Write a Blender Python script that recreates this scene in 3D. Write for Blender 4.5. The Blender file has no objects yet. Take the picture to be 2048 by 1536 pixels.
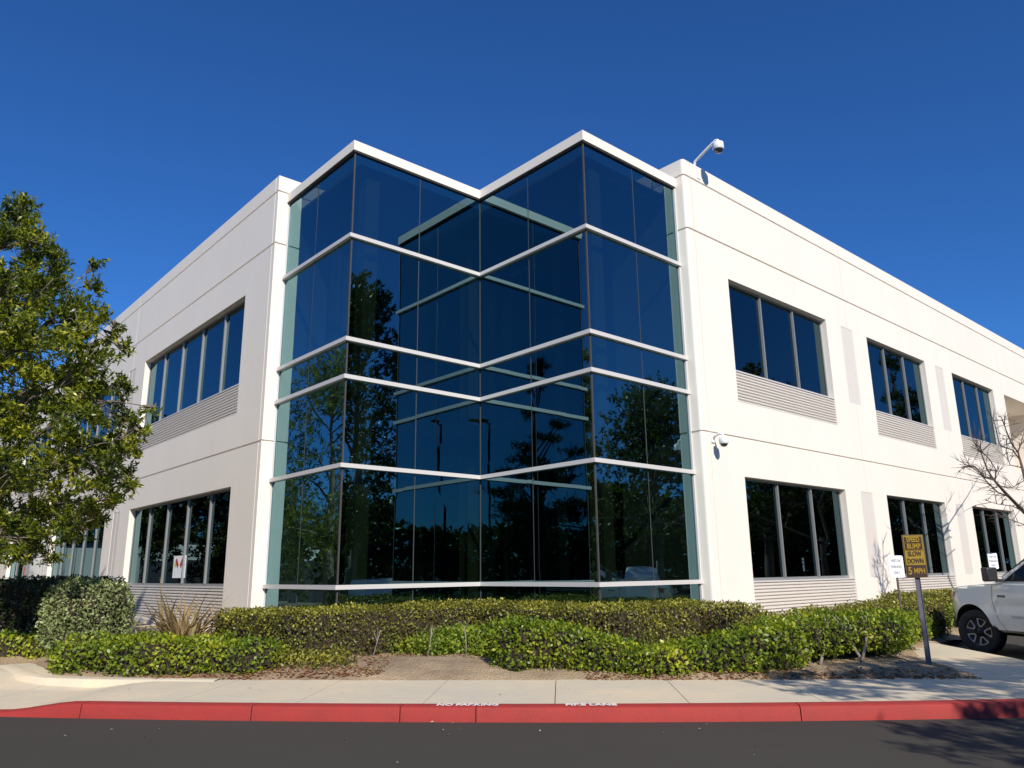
import bpy, bmesh, math, random
import numpy as np
from mathutils import Vector, Matrix
random.seed(7); RNG = np.random.default_rng(7)
R = math.radians
sc = bpy.context.scene
col = sc.collection

# ------------------------------------------------------------------ camera, sky, sun, exposure
FPX, PITCH, ROLL, YAW, CAMZ = 1528.1, R(13.82), R(-0.693), R(48.41), 1.6
fw = Vector((math.cos(YAW)*math.cos(PITCH), math.sin(YAW)*math.cos(PITCH), math.sin(PITCH)))
rt0 = Vector((math.sin(YAW), -math.cos(YAW), 0)); up0 = rt0.cross(fw)
rt = rt0*math.cos(ROLL) + up0*math.sin(ROLL); up = -rt0*math.sin(ROLL) + up0*math.cos(ROLL)
cd = bpy.data.cameras.new("camera"); cam = bpy.data.objects.new("camera", cd); col.objects.link(cam)
m = Matrix((rt, up, -fw)).transposed().to_4x4(); m.translation = Vector((0, 0, CAMZ)); cam.matrix_world = m
cd.sensor_width = 36; cd.lens = 36*FPX/2048; cd.clip_end = 3000; cd.clip_start = 0.05
sc.camera = cam

SUN = Vector((-.34, -.755, .56)).normalized()
w = bpy.data.worlds.new("World"); sc.world = w; w.use_nodes = True
nt = w.node_tree; sky = nt.nodes.new('ShaderNodeTexSky'); sky.sky_type = 'NISHITA'; sky.sun_disc = False
sky.sun_elevation = math.asin(SUN.z); sky.sun_rotation = math.atan2(SUN.x, SUN.y) % (2*math.pi)
sky.air_density = 1.0; sky.dust_density = 0.3; sky.ozone_density = 3.0; sky.altitude = 100
bg = nt.nodes['Background']; bg.inputs[1].default_value = 0.07
tint = nt.nodes.new('ShaderNodeMix'); tint.data_type = 'RGBA'; tint.blend_type = 'MULTIPLY'; tint.inputs[0].default_value = 1
tint.inputs[7].default_value = (.27, .67, 1.23, 1); nt.links.new(sky.outputs[0], tint.inputs[6]); nt.links.new(tint.outputs[2], bg.inputs[0])
ld = bpy.data.lights.new("sun", 'SUN'); ld.energy = 3.7; ld.angle = R(0.5); ld.color = (1.0, 0.93, 0.83)
lo = bpy.data.objects.new("sun", ld); col.objects.link(lo); lo.rotation_euler = SUN.to_track_quat('Z', 'Y').to_euler()
lo.location = (0, -20, 30)
sc.view_settings.view_transform = 'Standard'; sc.view_settings.look = 'None'
sc.view_settings.gamma = 1; sc.view_settings.exposure = 0.5

# ------------------------------------------------------------------ helpers
def W(s, t, z=0.0):            # kerb coordinates (s along the kerb, t away from it) to world
    return Vector(((s+t)/2**.5, (t-s)/2**.5, z))
def tag(o, label=None, cat=None, group=None, kind=None):
    if label: o['label'] = label
    if cat: o['category'] = cat
    if group: o['group'] = group
    if kind: o['kind'] = kind
    return o
def thing(name, label, cat, loc=(0, 0, 0), group=None):
    o = bpy.data.objects.new(name, None); col.objects.link(o); o.location = loc
    o.empty_display_size = .2
    return tag(o, label, cat, group)
def link(name, me, mat=None, parent=None, smooth=False):
    o = bpy.data.objects.new(name, me); col.objects.link(o)
    if mat:
        for mm in (mat if isinstance(mat, (list, tuple)) else [mat]): me.materials.append(mm)
    if smooth: me.polygons.foreach_set('use_smooth', [True]*len(me.polygons))
    if parent:
        o.parent = parent
        q = parent; off = Vector()
        while q: off += q.location; q = q.parent
        o.location = -off
        if ROTFIX.get(parent): pass
    return o
ROTFIX = {}
def npmesh(name, V, F):
    V = np.asarray(V, np.float32); F = np.asarray(F, np.int32); k = F.shape[1]
    me = bpy.data.meshes.new(name); me.vertices.add(len(V)); me.vertices.foreach_set('co', V.ravel())
    me.loops.add(F.size); me.loops.foreach_set('vertex_index', F.ravel())
    me.polygons.add(len(F)); me.polygons.foreach_set('loop_start', np.arange(0, F.size, k, dtype=np.int32))
    me.update(calc_edges=True); me.validate(); return me
class MB:
    """collects shapes into ONE mesh"""
    def __init__(s): s.v = []; s.f = []; s.mi = []; s.cm = 0
    def add(s, v, f):
        b = len(s.v); s.v += [tuple(x) for x in v]; s.f += [tuple(i+b for i in g) for g in f]; s.mi += [s.cm]*len(f)
    def quad(s, a, b, c, d): s.add([a, b, c, d], [(0, 1, 2, 3)])
    def box(s, a, b, M=None):
        x0, y0, z0 = a; x1, y1, z1 = b
        v = [(x0,y0,z0),(x1,y0,z0),(x1,y1,z0),(x0,y1,z0),(x0,y0,z1),(x1,y0,z1),(x1,y1,z1),(x0,y1,z1)]
        if M: v = [M @ Vector(p) for p in v]
        s.add(v, [(3,2,1,0),(4,5,6,7),(0,1,5,4),(1,2,6,5),(2,3,7,6),(3,0,4,7)])
    def prism(s, poly, z0, z1):
        n = len(poly); v = [(p[0], p[1], z0) for p in poly]+[(p[0], p[1], z1) for p in poly]
        s.add(v, [tuple(range(n))[::-1], tuple(range(n, 2*n))]+[(i, (i+1) % n, (i+1) % n+n, i+n) for i in range(n)])
    def tube(s, pts, rad, n=8, cap=True):
        pts = [Vector(p) for p in pts]
        if not isinstance(rad, (list, tuple)): rad = [rad]*len(pts)
        v = []; ref = None
        for i, p in enumerate(pts):
            d = (pts[min(i+1, len(pts)-1)]-pts[max(i-1, 0)]).normalized()
            if ref is None: ref = Vector((0, 0, 1)) if abs(d.z) < .9 else Vector((1, 0, 0))
            a = d.cross(ref).normalized(); b = d.cross(a).normalized(); ref = -b if False else b.cross(d)*-1
            ref = a.cross(d).normalized()
            for k in range(n):
                an = 2*math.pi*k/n; v.append(p+(a*math.cos(an)+ref*math.sin(an))*rad[i])
        f = []
        for i in range(len(pts)-1):
            for k in range(n): f.append((i*n+k, i*n+(k+1) % n, (i+1)*n+(k+1) % n, (i+1)*n+k))
        if cap: f += [tuple(range(n))[::-1], tuple(range((len(pts)-1)*n, len(pts)*n))]
        s.add(v, f)
    def lathe(s, prof, c, axis='Z', n=24, M=None):
        v = []
        for (r, h) in prof:
            for k in range(n):
                an = 2*math.pi*k/n; x, y = r*math.cos(an), r*math.sin(an)
                p = {'Z': (x, y, h), 'X': (h, x, y), 'Y': (x, h, y)}[axis]
                p = Vector(p)+Vector(c)
                v.append(M @ p if M else p)
        f = [(i*n+k, i*n+(k+1) % n, (i+1)*n+(k+1) % n, (i+1)*n+k) for i in range(len(prof)-1) for k in range(n)]
        s.add(v, f)
    def mesh(s, name):
        me = bpy.data.meshes.new(name); me.from_pydata(s.v, [], s.f); me.update()
        if any(s.mi): me.polygons.foreach_set('material_index', s.mi)
        return me
    def build(s, name, mat=None, parent=None, smooth=False):
        return link(name, s.mesh(name), mat, parent, smooth)
def soft(o, wd=.01, seg=2):
    b = o.modifiers.new('bevel', 'BEVEL'); b.width = wd; b.segments = seg; b.limit_method = 'ANGLE'; b.angle_limit = R(35); return o
def autosm(o, ang=35):
    me = o.data
    me.polygons.foreach_set('use_smooth', [True]*len(me.polygons))
    try: me.set_sharp_from_angle(angle=R(ang))
    except Exception: pass
    return o
def text(body, size, M, mat, parent, name='lettering', bold=0.0, sx=1.0, ext=.001):
    cu = bpy.data.curves.new('t', 'FONT'); cu.body = body; cu.size = size; cu.align_x = 'CENTER'; cu.align_y = 'CENTER'
    cu.offset = bold; cu.extrude = ext; cu.space_line = .82
    tmp = bpy.data.objects.new('t', cu); col.objects.link(tmp)
    dg = bpy.context.evaluated_depsgraph_get(); me = bpy.data.meshes.new_from_object(tmp.evaluated_get(dg))
    bpy.data.objects.remove(tmp); bpy.data.curves.remove(cu)
    me.transform(M @ Matrix.Diagonal((sx, 1, 1, 1)))
    me.materials.clear()
    return link(name, me, mat, parent)

# ------------------------------------------------------------------ materials
def mat(name, color, rough=.6, metal=0, spec=.5, noise=None, bump=None, coat=0, emit=None):
    """noise=(scale, amount, color2) mottles the colour; bump=(scale, strength)"""
    mt = bpy.data.materials.new(name); mt.use_nodes = True; n = mt.node_tree; b = n.nodes['Principled BSDF']
    b.inputs['Base Color'].default_value = (*color, 1); b.inputs['Roughness'].default_value = rough
    b.inputs['Metallic'].default_value = metal; b.inputs['Specular IOR Level'].default_value = spec
    b.inputs['Coat Weight'].default_value = coat; b.inputs['Coat Roughness'].default_value = .04
    tc = n.nodes.new('ShaderNodeTexCoord')
    if noise:
        lst = noise if isinstance(noise, list) else [noise]; prev = None
        for (scl, amt, c2) in lst:
            t = n.nodes.new('ShaderNodeTexNoise'); t.inputs['Detail'].default_value = 6; t.inputs['Roughness'].default_value = .6
            mp = n.nodes.new('ShaderNodeMapping'); n.links.new(tc.outputs['Object'], mp.inputs[0]); n.links.new(mp.outputs[0], t.inputs[0])
            if isinstance(scl, tuple): mp.inputs['Scale'].default_value = scl; t.inputs['Scale'].default_value = 1
            else: t.inputs['Scale'].default_value = scl
            rp = n.nodes.new('ShaderNodeMapRange'); rp.inputs[1].default_value = .38; rp.inputs[2].default_value = .68; rp.inputs[4].default_value = amt
            n.links.new(t.outputs[0], rp.inputs[0])
            mx = n.nodes.new('ShaderNodeMix'); mx.data_type = 'RGBA'; n.links.new(rp.outputs[0], mx.inputs[0])
            if prev is None: mx.inputs[6].default_value = (*color, 1)
            else: n.links.new(prev, mx.inputs[6])
            mx.inputs[7].default_value = (*c2, 1); prev = mx.outputs[2]
        n.links.new(prev, b.inputs['Base Color'])
    if bump:
        t = n.nodes.new('ShaderNodeTexNoise'); t.inputs['Scale'].default_value = bump[0]; t.inputs['Detail'].default_value = 5
        n.links.new(tc.outputs['Object'], t.inputs[0]); bp = n.nodes.new('ShaderNodeBump')
        bp.inputs['Strength'].default_value = bump[1]; bp.inputs['Distance'].default_value = bump[2] if len(bump) > 2 else .01
        n.links.new(t.outputs[0], bp.inputs['Height']); n.links.new(bp.outputs[0], b.inputs['Normal'])
    return mt
def leafmat(name, cols, rough=.42, transl=.3, clump=1.3, c_clump=None):
    """colour per leaf from a ramp, shifted by slow patches of growth"""
    mt = bpy.data.materials.new(name); mt.use_nodes = True; n = mt.node_tree; b = n.nodes['Principled BSDF']; out = n.nodes['Material Output']
    g = n.nodes.new('ShaderNodeNewGeometry'); tc = n.nodes.new('ShaderNodeTexCoord'); t = n.nodes.new('ShaderNodeTexNoise')
    t.inputs['Scale'].default_value = clump; t.inputs['Detail'].default_value = 3; n.links.new(tc.outputs['Object'], t.inputs[0])
    mr = n.nodes.new('ShaderNodeMapRange'); mr.inputs[1].default_value = .3; mr.inputs[2].default_value = .7; n.links.new(t.outputs[0], mr.inputs[0])
    mx = n.nodes.new('ShaderNodeMix'); mx.inputs[0].default_value = .5; n.links.new(g.outputs['Random Per Island'], mx.inputs[2]); n.links.new(mr.outputs[0], mx.inputs[3])
    rp = n.nodes.new('ShaderNodeValToRGB'); rp.color_ramp.interpolation = 'LINEAR'
    el = rp.color_ramp.elements
    while len(el) < len(cols): el.new(.5)
    for i, c in enumerate(cols): el[i].position = i/(len(cols)-1)*.8+.1; el[i].color = (*c, 1)
    n.links.new(mx.outputs[0], rp.inputs[0]); n.links.new(rp.outputs[0], b.inputs['Base Color'])
    b.inputs['Roughness'].default_value = rough; b.inputs['Specular IOR Level'].default_value = .45
    tr = n.nodes.new('ShaderNodeBsdfTranslucent'); ms = n.nodes.new('ShaderNodeMixShader'); ms.inputs[0].default_value = transl
    hs = n.nodes.new('ShaderNodeMix'); hs.data_type = 'RGBA'; hs.blend_type = 'MULTIPLY'; hs.inputs[0].default_value = 1; hs.inputs[7].default_value = (1.25, 1.35, .6, 1)
    n.links.new(rp.outputs[0], hs.inputs[6]); n.links.new(hs.outputs[2], tr.inputs[0])
    n.links.new(b.outputs[0], ms.inputs[1]); n.links.new(tr.outputs[0], ms.inputs[2]); n.links.new(ms.outputs[0], out.inputs[0])
    return mt
def glassmat(name, tint, refl, f0, wave=.0):
    mt = bpy.data.materials.new(name); mt.use_nodes = True; n = mt.node_tree; n.nodes.remove(n.nodes['Principled BSDF']); out = n.nodes['Material Output']
    gl = n.nodes.new('ShaderNodeBsdfGlossy'); gl.inputs[0].default_value = (*refl, 1); gl.inputs['Roughness'].default_value = 0.0
    tr = n.nodes.new('ShaderNodeBsdfTransparent'); tr.inputs[0].default_value = (*tint, 1)
    lw = n.nodes.new('ShaderNodeLayerWeight'); lw.inputs[0].default_value = .5
    pw = n.nodes.new('ShaderNodeMath'); pw.operation = 'POWER'; pw.inputs[1].default_value = 4.0; n.links.new(lw.outputs['Facing'], pw.inputs[0])
    mr = n.nodes.new('ShaderNodeMapRange'); mr.inputs[3].default_value = f0; mr.inputs[4].default_value = .85; n.links.new(pw.outputs[0], mr.inputs[0])
    ms = n.nodes.new('ShaderNodeMixShader'); n.links.new(mr.outputs[0], ms.inputs[0]); n.links.new(tr.outputs[0], ms.inputs[1]); n.links.new(gl.outputs[0], ms.inputs[2])
    if wave:
        tc = n.nodes.new('ShaderNodeTexCoord'); t = n.nodes.new('ShaderNodeTexNoise'); t.inputs['Scale'].default_value = .8; t.inputs['Detail'].default_value = 1
        n.links.new(tc.outputs['Object'], t.inputs[0]); bp = n.nodes.new('ShaderNodeBump'); bp.inputs['Strength'].default_value = wave; bp.inputs['Distance'].default_value = .02
        n.links.new(t.outputs[0], bp.inputs['Height']); n.links.new(bp.outputs[0], gl.inputs['Normal'])
    n.links.new(ms.outputs[0], out.inputs[0]); return mt

M_wall = mat('painted_concrete', (.84, .775, .68), .78, noise=[((.7, .7, .16), .35, (.75, .685, .60)), (2.2, .25, (.78, .715, .625)), (9.0, .12, (.72, .66, .59))], bump=(60, .12, .004))
M_pan = mat('painted_panel', (.66, .615, .56), .75, noise=(1.5, .3, (.62, .58, .53)), bump=(60, .1, .004))
M_louv = mat('louvre_metal', (.70, .65, .585), .5, noise=(4, .2, (.62, .58, .52)))
M_alu = mat('mullion_metal', (.60, .575, .55), .35, metal=.0, noise=(3, .2, (.62, .595, .57)))
M_frame = mat('window_aluminium', (.29, .29, .285), .4, metal=.3, noise=(5, .3, (.24, .24, .24)))
M_joint = mat('sealant_joint', (.055, .05, .047), .7, noise=(5, .3, (.07, .065, .06)))
M_vj = mat('mid_joint', (.045, .05, .05), .6, noise=(5, .3, (.06, .065, .065)))
M_glass = glassmat('curtain_glass', (.085, .12, .10), (.50, .88, .98), .235, wave=.06)
M_wglass = glassmat('window_glass', (.018, .022, .024), (.42, .66, .74), .15, wave=.05)
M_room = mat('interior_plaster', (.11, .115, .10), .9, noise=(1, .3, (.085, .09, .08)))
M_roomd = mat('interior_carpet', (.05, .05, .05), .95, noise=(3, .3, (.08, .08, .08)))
M_colm = mat('interior_column', (.62, .58, .40), .8, noise=(2, .2, (.55, .52, .38)))
M_asph = mat('asphalt', (.042, .036, .030), .9, spec=.2, noise=[(.35, .9, (.052, .046, .038)), (3.0, .5, (.038, .034, .029)), (28, .4, (.055, .049, .041)), (60, .4, (.06, .053, .044)), (200, .6, (.11, .098, .083))], bump=(220, .5, .006))
M_conc = mat('pavement_concrete', (.80, .64, .41), .88, noise=[(.55, .9, (.60, .54, .40)), (2.4, .6, (.64, .55, .42)), (.9, .4, (.56, .52, .42)), (7, .25, (.5, .43, .31)), (120, .3, (.55, .47, .34))], bump=(150, .25, .004))
M_red = mat('red_kerb_paint', (.34, .019, .014), .75, noise=[(1.6, .6, (.34, .028, .023)), ((.9, .9, 7), .5, (.27, .022, .018)), (5, .45, (.2, .022, .018)), (90, .35, (.45, .07, .05))], bump=(90, .35, .005))
M_white = mat('white_road_paint', (.85, .80, .76), .7, noise=(60, .5, (.7, .45, .42)))
M_soil = mat('planting_soil', (.50, .37, .21), .95, noise=[(1.2, .9, (.24, .15, .09)), (7, .6, (.46, .36, .24)), (60, .6, (.2, .14, .09))], bump=(30, .9, .05))
M_bark = mat('grey_bark', (.21, .17, .13), .9, noise=(12, .7, (.12, .095, .075)), bump=(30, .7, .02))
M_pale = mat('pale_bark', (.33, .28, .22), .9, noise=(14, .7, (.18, .15, .11)), bump=(40, .5, .01))
M_darkbark = mat('dark_bark', (.075, .055, .05), .9, noise=(14, .6, (.13, .10, .09)), bump=(40, .6, .01))
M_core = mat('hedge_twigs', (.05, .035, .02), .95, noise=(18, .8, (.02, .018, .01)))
M_hedge = leafmat('hedge_leaf', [(.08, .05, .02), (.10, .10, .015), (.20, .20, .022), (.33, .31, .035), (.46, .41, .08)], transl=.22, clump=2.2)
M_hedgeb = leafmat('hedge_leaf_brown', [(.13, .06, .03), (.10, .07, .022), (.12, .13, .02), (.19, .21, .03), (.28, .28, .05)], transl=.2, clump=2.5)
M_cover = leafmat('cover_leaf', [(.05, .09, .01), (.11, .17, .012), (.20, .27, .016), (.32, .36, .024), (.52, .50, .035)], transl=.3, clump=1.6)
M_yell = leafmat('yellow_leaf', [(.08, .15, .02), (.15, .23, .025), (.28, .34, .03), (.40, .40, .04)], transl=.3, clump=2)
M_varieg = leafmat('variegated_leaf', [(.13, .17, .06), (.21, .26, .09), (.32, .36, .15), (.45, .48, .24)], transl=.25, clump=3)
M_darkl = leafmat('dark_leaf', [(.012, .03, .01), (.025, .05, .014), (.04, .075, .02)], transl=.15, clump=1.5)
M_tree = leafmat('tree_leaf', [(.022, .04, .012), (.06, .09, .014), (.15, .19, .018), (.30, .31, .022), (.50, .47, .03)], rough=.35, transl=.35, clump=1.3)
M_treed = leafmat('far_leaf', [(.03, .045, .012), (.07, .095, .018), (.14, .16, .035)], transl=.35, clump=.5)
M_flax = leafmat('flax_leaf', [(.15, .09, .04), (.26, .18, .085), (.40, .29, .15), (.22, .18, .07)], rough=.45, transl=.2, clump=4)
M_litter = leafmat('dry_leaf', [(.16, .06, .03), (.3, .13, .06), (.38, .22, .11), (.45, .34, .2)], rough=.8, transl=.1, clump=3)
M_black = mat('black_plastic', (.02, .02, .022), .45, noise=(20, .4, (.03, .03, .03)))
M_rubber = mat('tyre_rubber', (.022, .022, .024), .8, noise=(30, .5, (.035, .034, .033)), bump=(80, .3, .004))
M_car = mat('white_car_paint', (.86, .84, .79), .3, coat=1.0, noise=(2, .15, (.80, .78, .73)))
M_chrome = mat('machined_alloy', (.50, .51, .52), .35, metal=.35, noise=(20, .2, (.65, .66, .68)))
M_carglass = glassmat('car_glass', (.12, .14, .13), (.9, 1, 1), .12)
M_yel = mat('shaded_sign_yellow', (.36, .23, .008), .55, noise=(8, .4, (.30, .18, .008)))  # yellow dimmed all over, the sign's shade put into the colour
M_ink = mat('sign_black', (.045, .02, .012), .6, noise=(20, .3, (.06, .03, .02)))
M_board = mat('sign_backing', (.16, .10, .03), .7, noise=(10, .5, (.1, .06, .02)))
M_post = mat('painted_post', (.13, .12, .15), .5, noise=(12, .5, (.09, .085, .11)))
M_signw = mat('white_sign', (.85, .86, .86), .4, noise=(6, .2, (.78, .79, .8)))
M_grey = mat('grey_lettering', (.14, .15, .18), .6, noise=(6, .2, (.26, .27, .3)))
M_cam = mat('camera_housing', (.78, .78, .76), .35, noise=(10, .2, (.7, .7, .68)))
M_dome = mat('smoked_dome', (.03, .025, .03), .08, coat=1, noise=(5, .2, (.02, .02, .03)))
M_redp = mat('red_enamel', (.45, .03, .025), .4, noise=(10, .3, (.38, .03, .02)))
M_blue = mat('blue_enamel', (.03, .07, .4), .4, noise=(10, .3, (.03, .06, .3)))
M_ygn = mat('yellow_enamel', (.7, .6, .05), .4, noise=(10, .3, (.6, .5, .05)))
M_cabin = mat('cabinet_grey', (.36, .37, .36), .5, noise=(2, .3, (.3, .31, .3)))

# ------------------------------------------------------------------ the setting: ground, road, kerb, pavement, bed
def nz(x, y, sc_=1.0, seed=0.0):
    return (np.sin(x*1.7*sc_+seed)+np.sin(y*2.1*sc_+1.3+seed)+np.sin((x+y)*1.1*sc_+2.2*seed)+np.sin((x-1.7*y)*.9*sc_+.7)+np.sin((2.3*x+.8*y)*2.3*sc_+seed)*.5)/4.5
mb = MB(); mb.quad((-900, -900, 0), (900, -900, 0), (900, 900, 0), (-900, 900, 0))
tag(mb.build('road', M_asph), kind='structure')
def tf(s):                      # kerb face line
    return 8.99 + (.0105 if s > 0 else .0085)*min(abs(s), 9)**2 + max(0, abs(s)-9)*.17
def ss(x): x = min(max(x, 0), 1); return x*x*(3-2*x)
def ztop(s, t=9.0):             # pavement height, dropping to a ramp at the left
    return .155 - .115*ss((-5.75-s)/1.1)*ss((12.4-t)/1.3)
# kerb, cast in lengths with open joints
mb = MB(); joints = [-16, -9.0, -5.66, -3.55, -1.83, -.98, 2.55, 5.6, 9]
for a, b in zip(joints[:-1], joints[1:]):
    n = max(2, int((b-a)/.2)); g = .006
    ring = []
    for i in range(n+1):
        s = a+g+(b-a-2*g)*i/n; z = ztop(s); t0 = tf(s)
        prof = [(t0-.004, 0.0), (t0+.012, z-.03), (t0+.022, z-.010), (t0+.045, z), (t0+.215, z+.003), (t0+.215, -.02)]
        ring.append([W(s, t, zz) for t, zz in prof])
    k = 6; v = [p for r in ring for p in r]
    f = [(i*k+j, (i+1)*k+j, (i+1)*k+j+1, i*k+j+1) for i in range(n) for j in range(k-1)] + [tuple(range(k)), tuple(range(n*k, n*k+k))[::-1]]
    mb.add(v, f)
kerb = mb.build('kerb', M_red); autosm(kerb, 50); tag(kerb, kind='structure')
def floormat(s, t, z, rot=0): # text lying on the ground, top of letters away from the road
    M = Matrix.Translation(W(s, t, z)) @ Matrix.Rotation(R(-45)+rot, 4, 'Z'); return M
text('NO PARKING', .185, floormat(-1.085, tf(-1.08)+.125, .163), M_white, kerb, bold=.007, sx=.62)
text('FIRE LANE', .185, floormat(.29, tf(.3)+.125, .163), M_white, kerb, bold=.007, sx=.68)
# pavement: slabs with open joints
xs = list(np.arange(-17.5, 7.4, .25)); sj = [-16.6+1.5*i for i in range(16)]; sj = [-.11+1.5*i for i in range(-11, 5)]
mb = MB()
bounds = sorted([-17.5]+[q for q in sj if -17.5 < q < 7.2]+[7.25])
for a, b in zip(bounds[:-1], bounds[1:]):
    g = .005; n = max(1, int((b-a)/.25)); tl = [0, .25, .5, .75, 1]
    ts = np.concatenate([np.linspace(0, 1, 14)])
    v = []
    for i in range(n+1):
        s = a+g+(b-a-2*g)*i/n; t0 = tf(s)+.219
        for q in ts:
            t = t0+(16.2-t0)*q; v.append(W(s, t, ztop(s, t)))
    k = len(ts); f = [(i*k+j, (i+1)*k+j, (i+1)*k+j+1, i*k+j+1) for i in range(n) for j in range(k-1)]
    mb.add(v, f)
    # slab sides
    for i in (0, n):
        e = v[i*k:(i+1)*k]; mb.add(list(e)+[p-Vector((0, 0, .06)) for p in e], [(j, j+1, j+1+k, j+k) for j in range(k-1)])
    if b > 7.2:
        pass
    if b == 7.25:
        e = v[n*k:(n+1)*k]; mb.add(list(e)+[Vector((p.x, p.y, -.02)) for p in e], [(j, j+1, j+1+k, j+k) for j in range(k-1)])
tag(mb.build('pavement', M_conc), kind='structure')
mb = MB(); mb.add([W(-17.5, 9.6, .006), W(7.24, 9.6, .006), W(7.24, 16.1, .006), W(-17.5, 16.1, .006)], [(0, 1, 2, 3)])
tag(mb.build('pavement_base', M_joint), kind='structure')
# kerb along the car park in front of the right wing
mb = MB()
e = [W(7.25, 13.0), W(7.25, 15.6), Vector((16.2, 6.35, 0)), Vector((19.0, 7.0, 0)), Vector((60, 6.9, 0))]
for p, q in zip(e[2:-1], e[3:]):
    d = (q-p).normalized(); nn = Vector((-d.y, d.x, 0))*.16
    mb.prism([p, q, q+nn, p+nn], -.01, .15)
soft(mb.build('lot_kerb', M_conc), .015); tag(bpy.data.objects['lot_kerb'], kind='structure')
mb = MB(); lip = [(-9.45, 13.2), (-8.15, 11.9), (-7.6, 11.62), (-6.8, 11.42), (-5.9, 11.3), (-4.9, 11.2)]; v = []
for i, (s, t) in enumerate(lip):
    for ds, dt, z in ((-.10, -.12, ztop(s, t)-.02), (-.07, -.08, .165), (.06, .10, .175), (.1, .25, .12)): v.append(W(s+ds*(i < 3), t+dt, z))
mb.add(v, [(i*4+j, i*4+4+j, i*4+5+j, i*4+1+j) for i in range(len(lip)-1) for j in range(3)]+[(0, 1, 2, 3)])
autosm(tag(mb.build('bed_edging', M_conc), kind='structure'), 50)
# planting bed as a height field
BED = [(-7.95, 12.2), (-7.55, 11.98), (-6, 11.52), (-4.5, 11.2), (-1, 11.12), (3.3, 11.04), (4.6, 11.2), (5.7, 11.45), (5.72, 12.2), (5.66, 13.6), (6.15, 14.9), (6.80, 16.05), (8.34, 18.5), (20, 29.9), (20, 40), (-30, 40), (-26, 20), (-14, 13.9), (-9.75, 13.2), (-9.3, 13.75)]
def polydist(S, T, poly):
    P = np.array(poly); ins = np.zeros(S.shape, bool); D = np.full(S.shape, 1e9)
    for i in range(len(P)):
        a, b = P[i], P[(i+1) % len(P)]
        ab = b-a; h = np.clip(((S-a[0])*ab[0]+(T-a[1])*ab[1])/(ab@ab), 0, 1)
        D = np.minimum(D, np.hypot(S-a[0]-h*ab[0], T-a[1]-h*ab[1]))
        c = ((a[1] > T) != (b[1] > T)) & (S < (b[0]-a[0])*(T-a[1])/(b[1]-a[1]+1e-12)+a[0]); ins ^= c
    return np.where(ins, D, -D)
_tab = np.random.default_rng(3).random((257, 257))
def vn(x, y):                    # value noise
    x = np.asarray(x, float)+512; y = np.asarray(y, float)+512; i = np.floor(x).astype(int); j = np.floor(y).astype(int); u = x-i; v = y-j; u = u*u*(3-2*u); v = v*v*(3-2*v); i %= 256; j %= 256
    return (_tab[i, j]*(1-u)+_tab[i+1, j]*u)*(1-v)+(_tab[i, j+1]*(1-u)+_tab[i+1, j+1]*u)*v-.5
def bedz(S, T):
    d = polydist(S, T, BED)+.05*vn(S*5+T, T*5-S); e = np.clip(d/.18, -1, 1)
    z = .13+.045*e+.12*np.clip((T-11.6)/4.5, 0, 1)+np.clip(d, 0, .5)*.1+(.05*vn(S*1.7+T*.6, T*1.9-S*.5)+.028*vn(S*4.1-T*1.3, T*4.3+S*1.1)+.022*vn(S*9.3+T*3, T*8.7-S*2)+.012*vn(S*14, T*14))*np.clip(d/.2, 0, 1)
    mound = .10*np.exp(-((S+2.4)/1.5)**2-((T-12.3)/.7)**2); return np.where(d < -.15, -.3, z+mound)
sg = np.concatenate([np.arange(-30, -10, .5), np.arange(-10, 8, .07), np.arange(8, 20.5, .5)]); tg = np.concatenate([np.arange(10.9, 15, .07), np.arange(15, 40, .5)])
S, T = np.meshgrid(sg, tg, indexing='ij'); Zb = bedz(S, T)
V = np.stack([(S+T)/2**.5, (T-S)/2**.5, Zb], -1).reshape(-1, 3); ni, nj = S.shape
I = np.arange(ni*nj).reshape(ni, nj); F = np.stack([I[:-1, :-1], I[1:, :-1], I[1:, 1:], I[:-1, 1:]], -1).reshape(-1, 4)
keep = (Zb.reshape(-1)[F].max(1) > -.2); F = F[keep]
V[:, 2] = np.maximum(V[:, 2], .10)
tag(link('planting_bed', npmesh('bed', V, F), M_soil, smooth=True), kind='structure')
def gz(s, t): return float(max(bedz(np.array([[float(s)]]), np.array([[float(t)]]))[0, 0], .15))
# concrete apron along the foot of the left wing
mb = MB()
for k in range(14): mb.box((5.3, 17.0+k*2.5, .1), (6.94, 17.0+k*2.5+2.49, .34))
tag(mb.build('path', M_conc), kind='structure')

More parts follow.
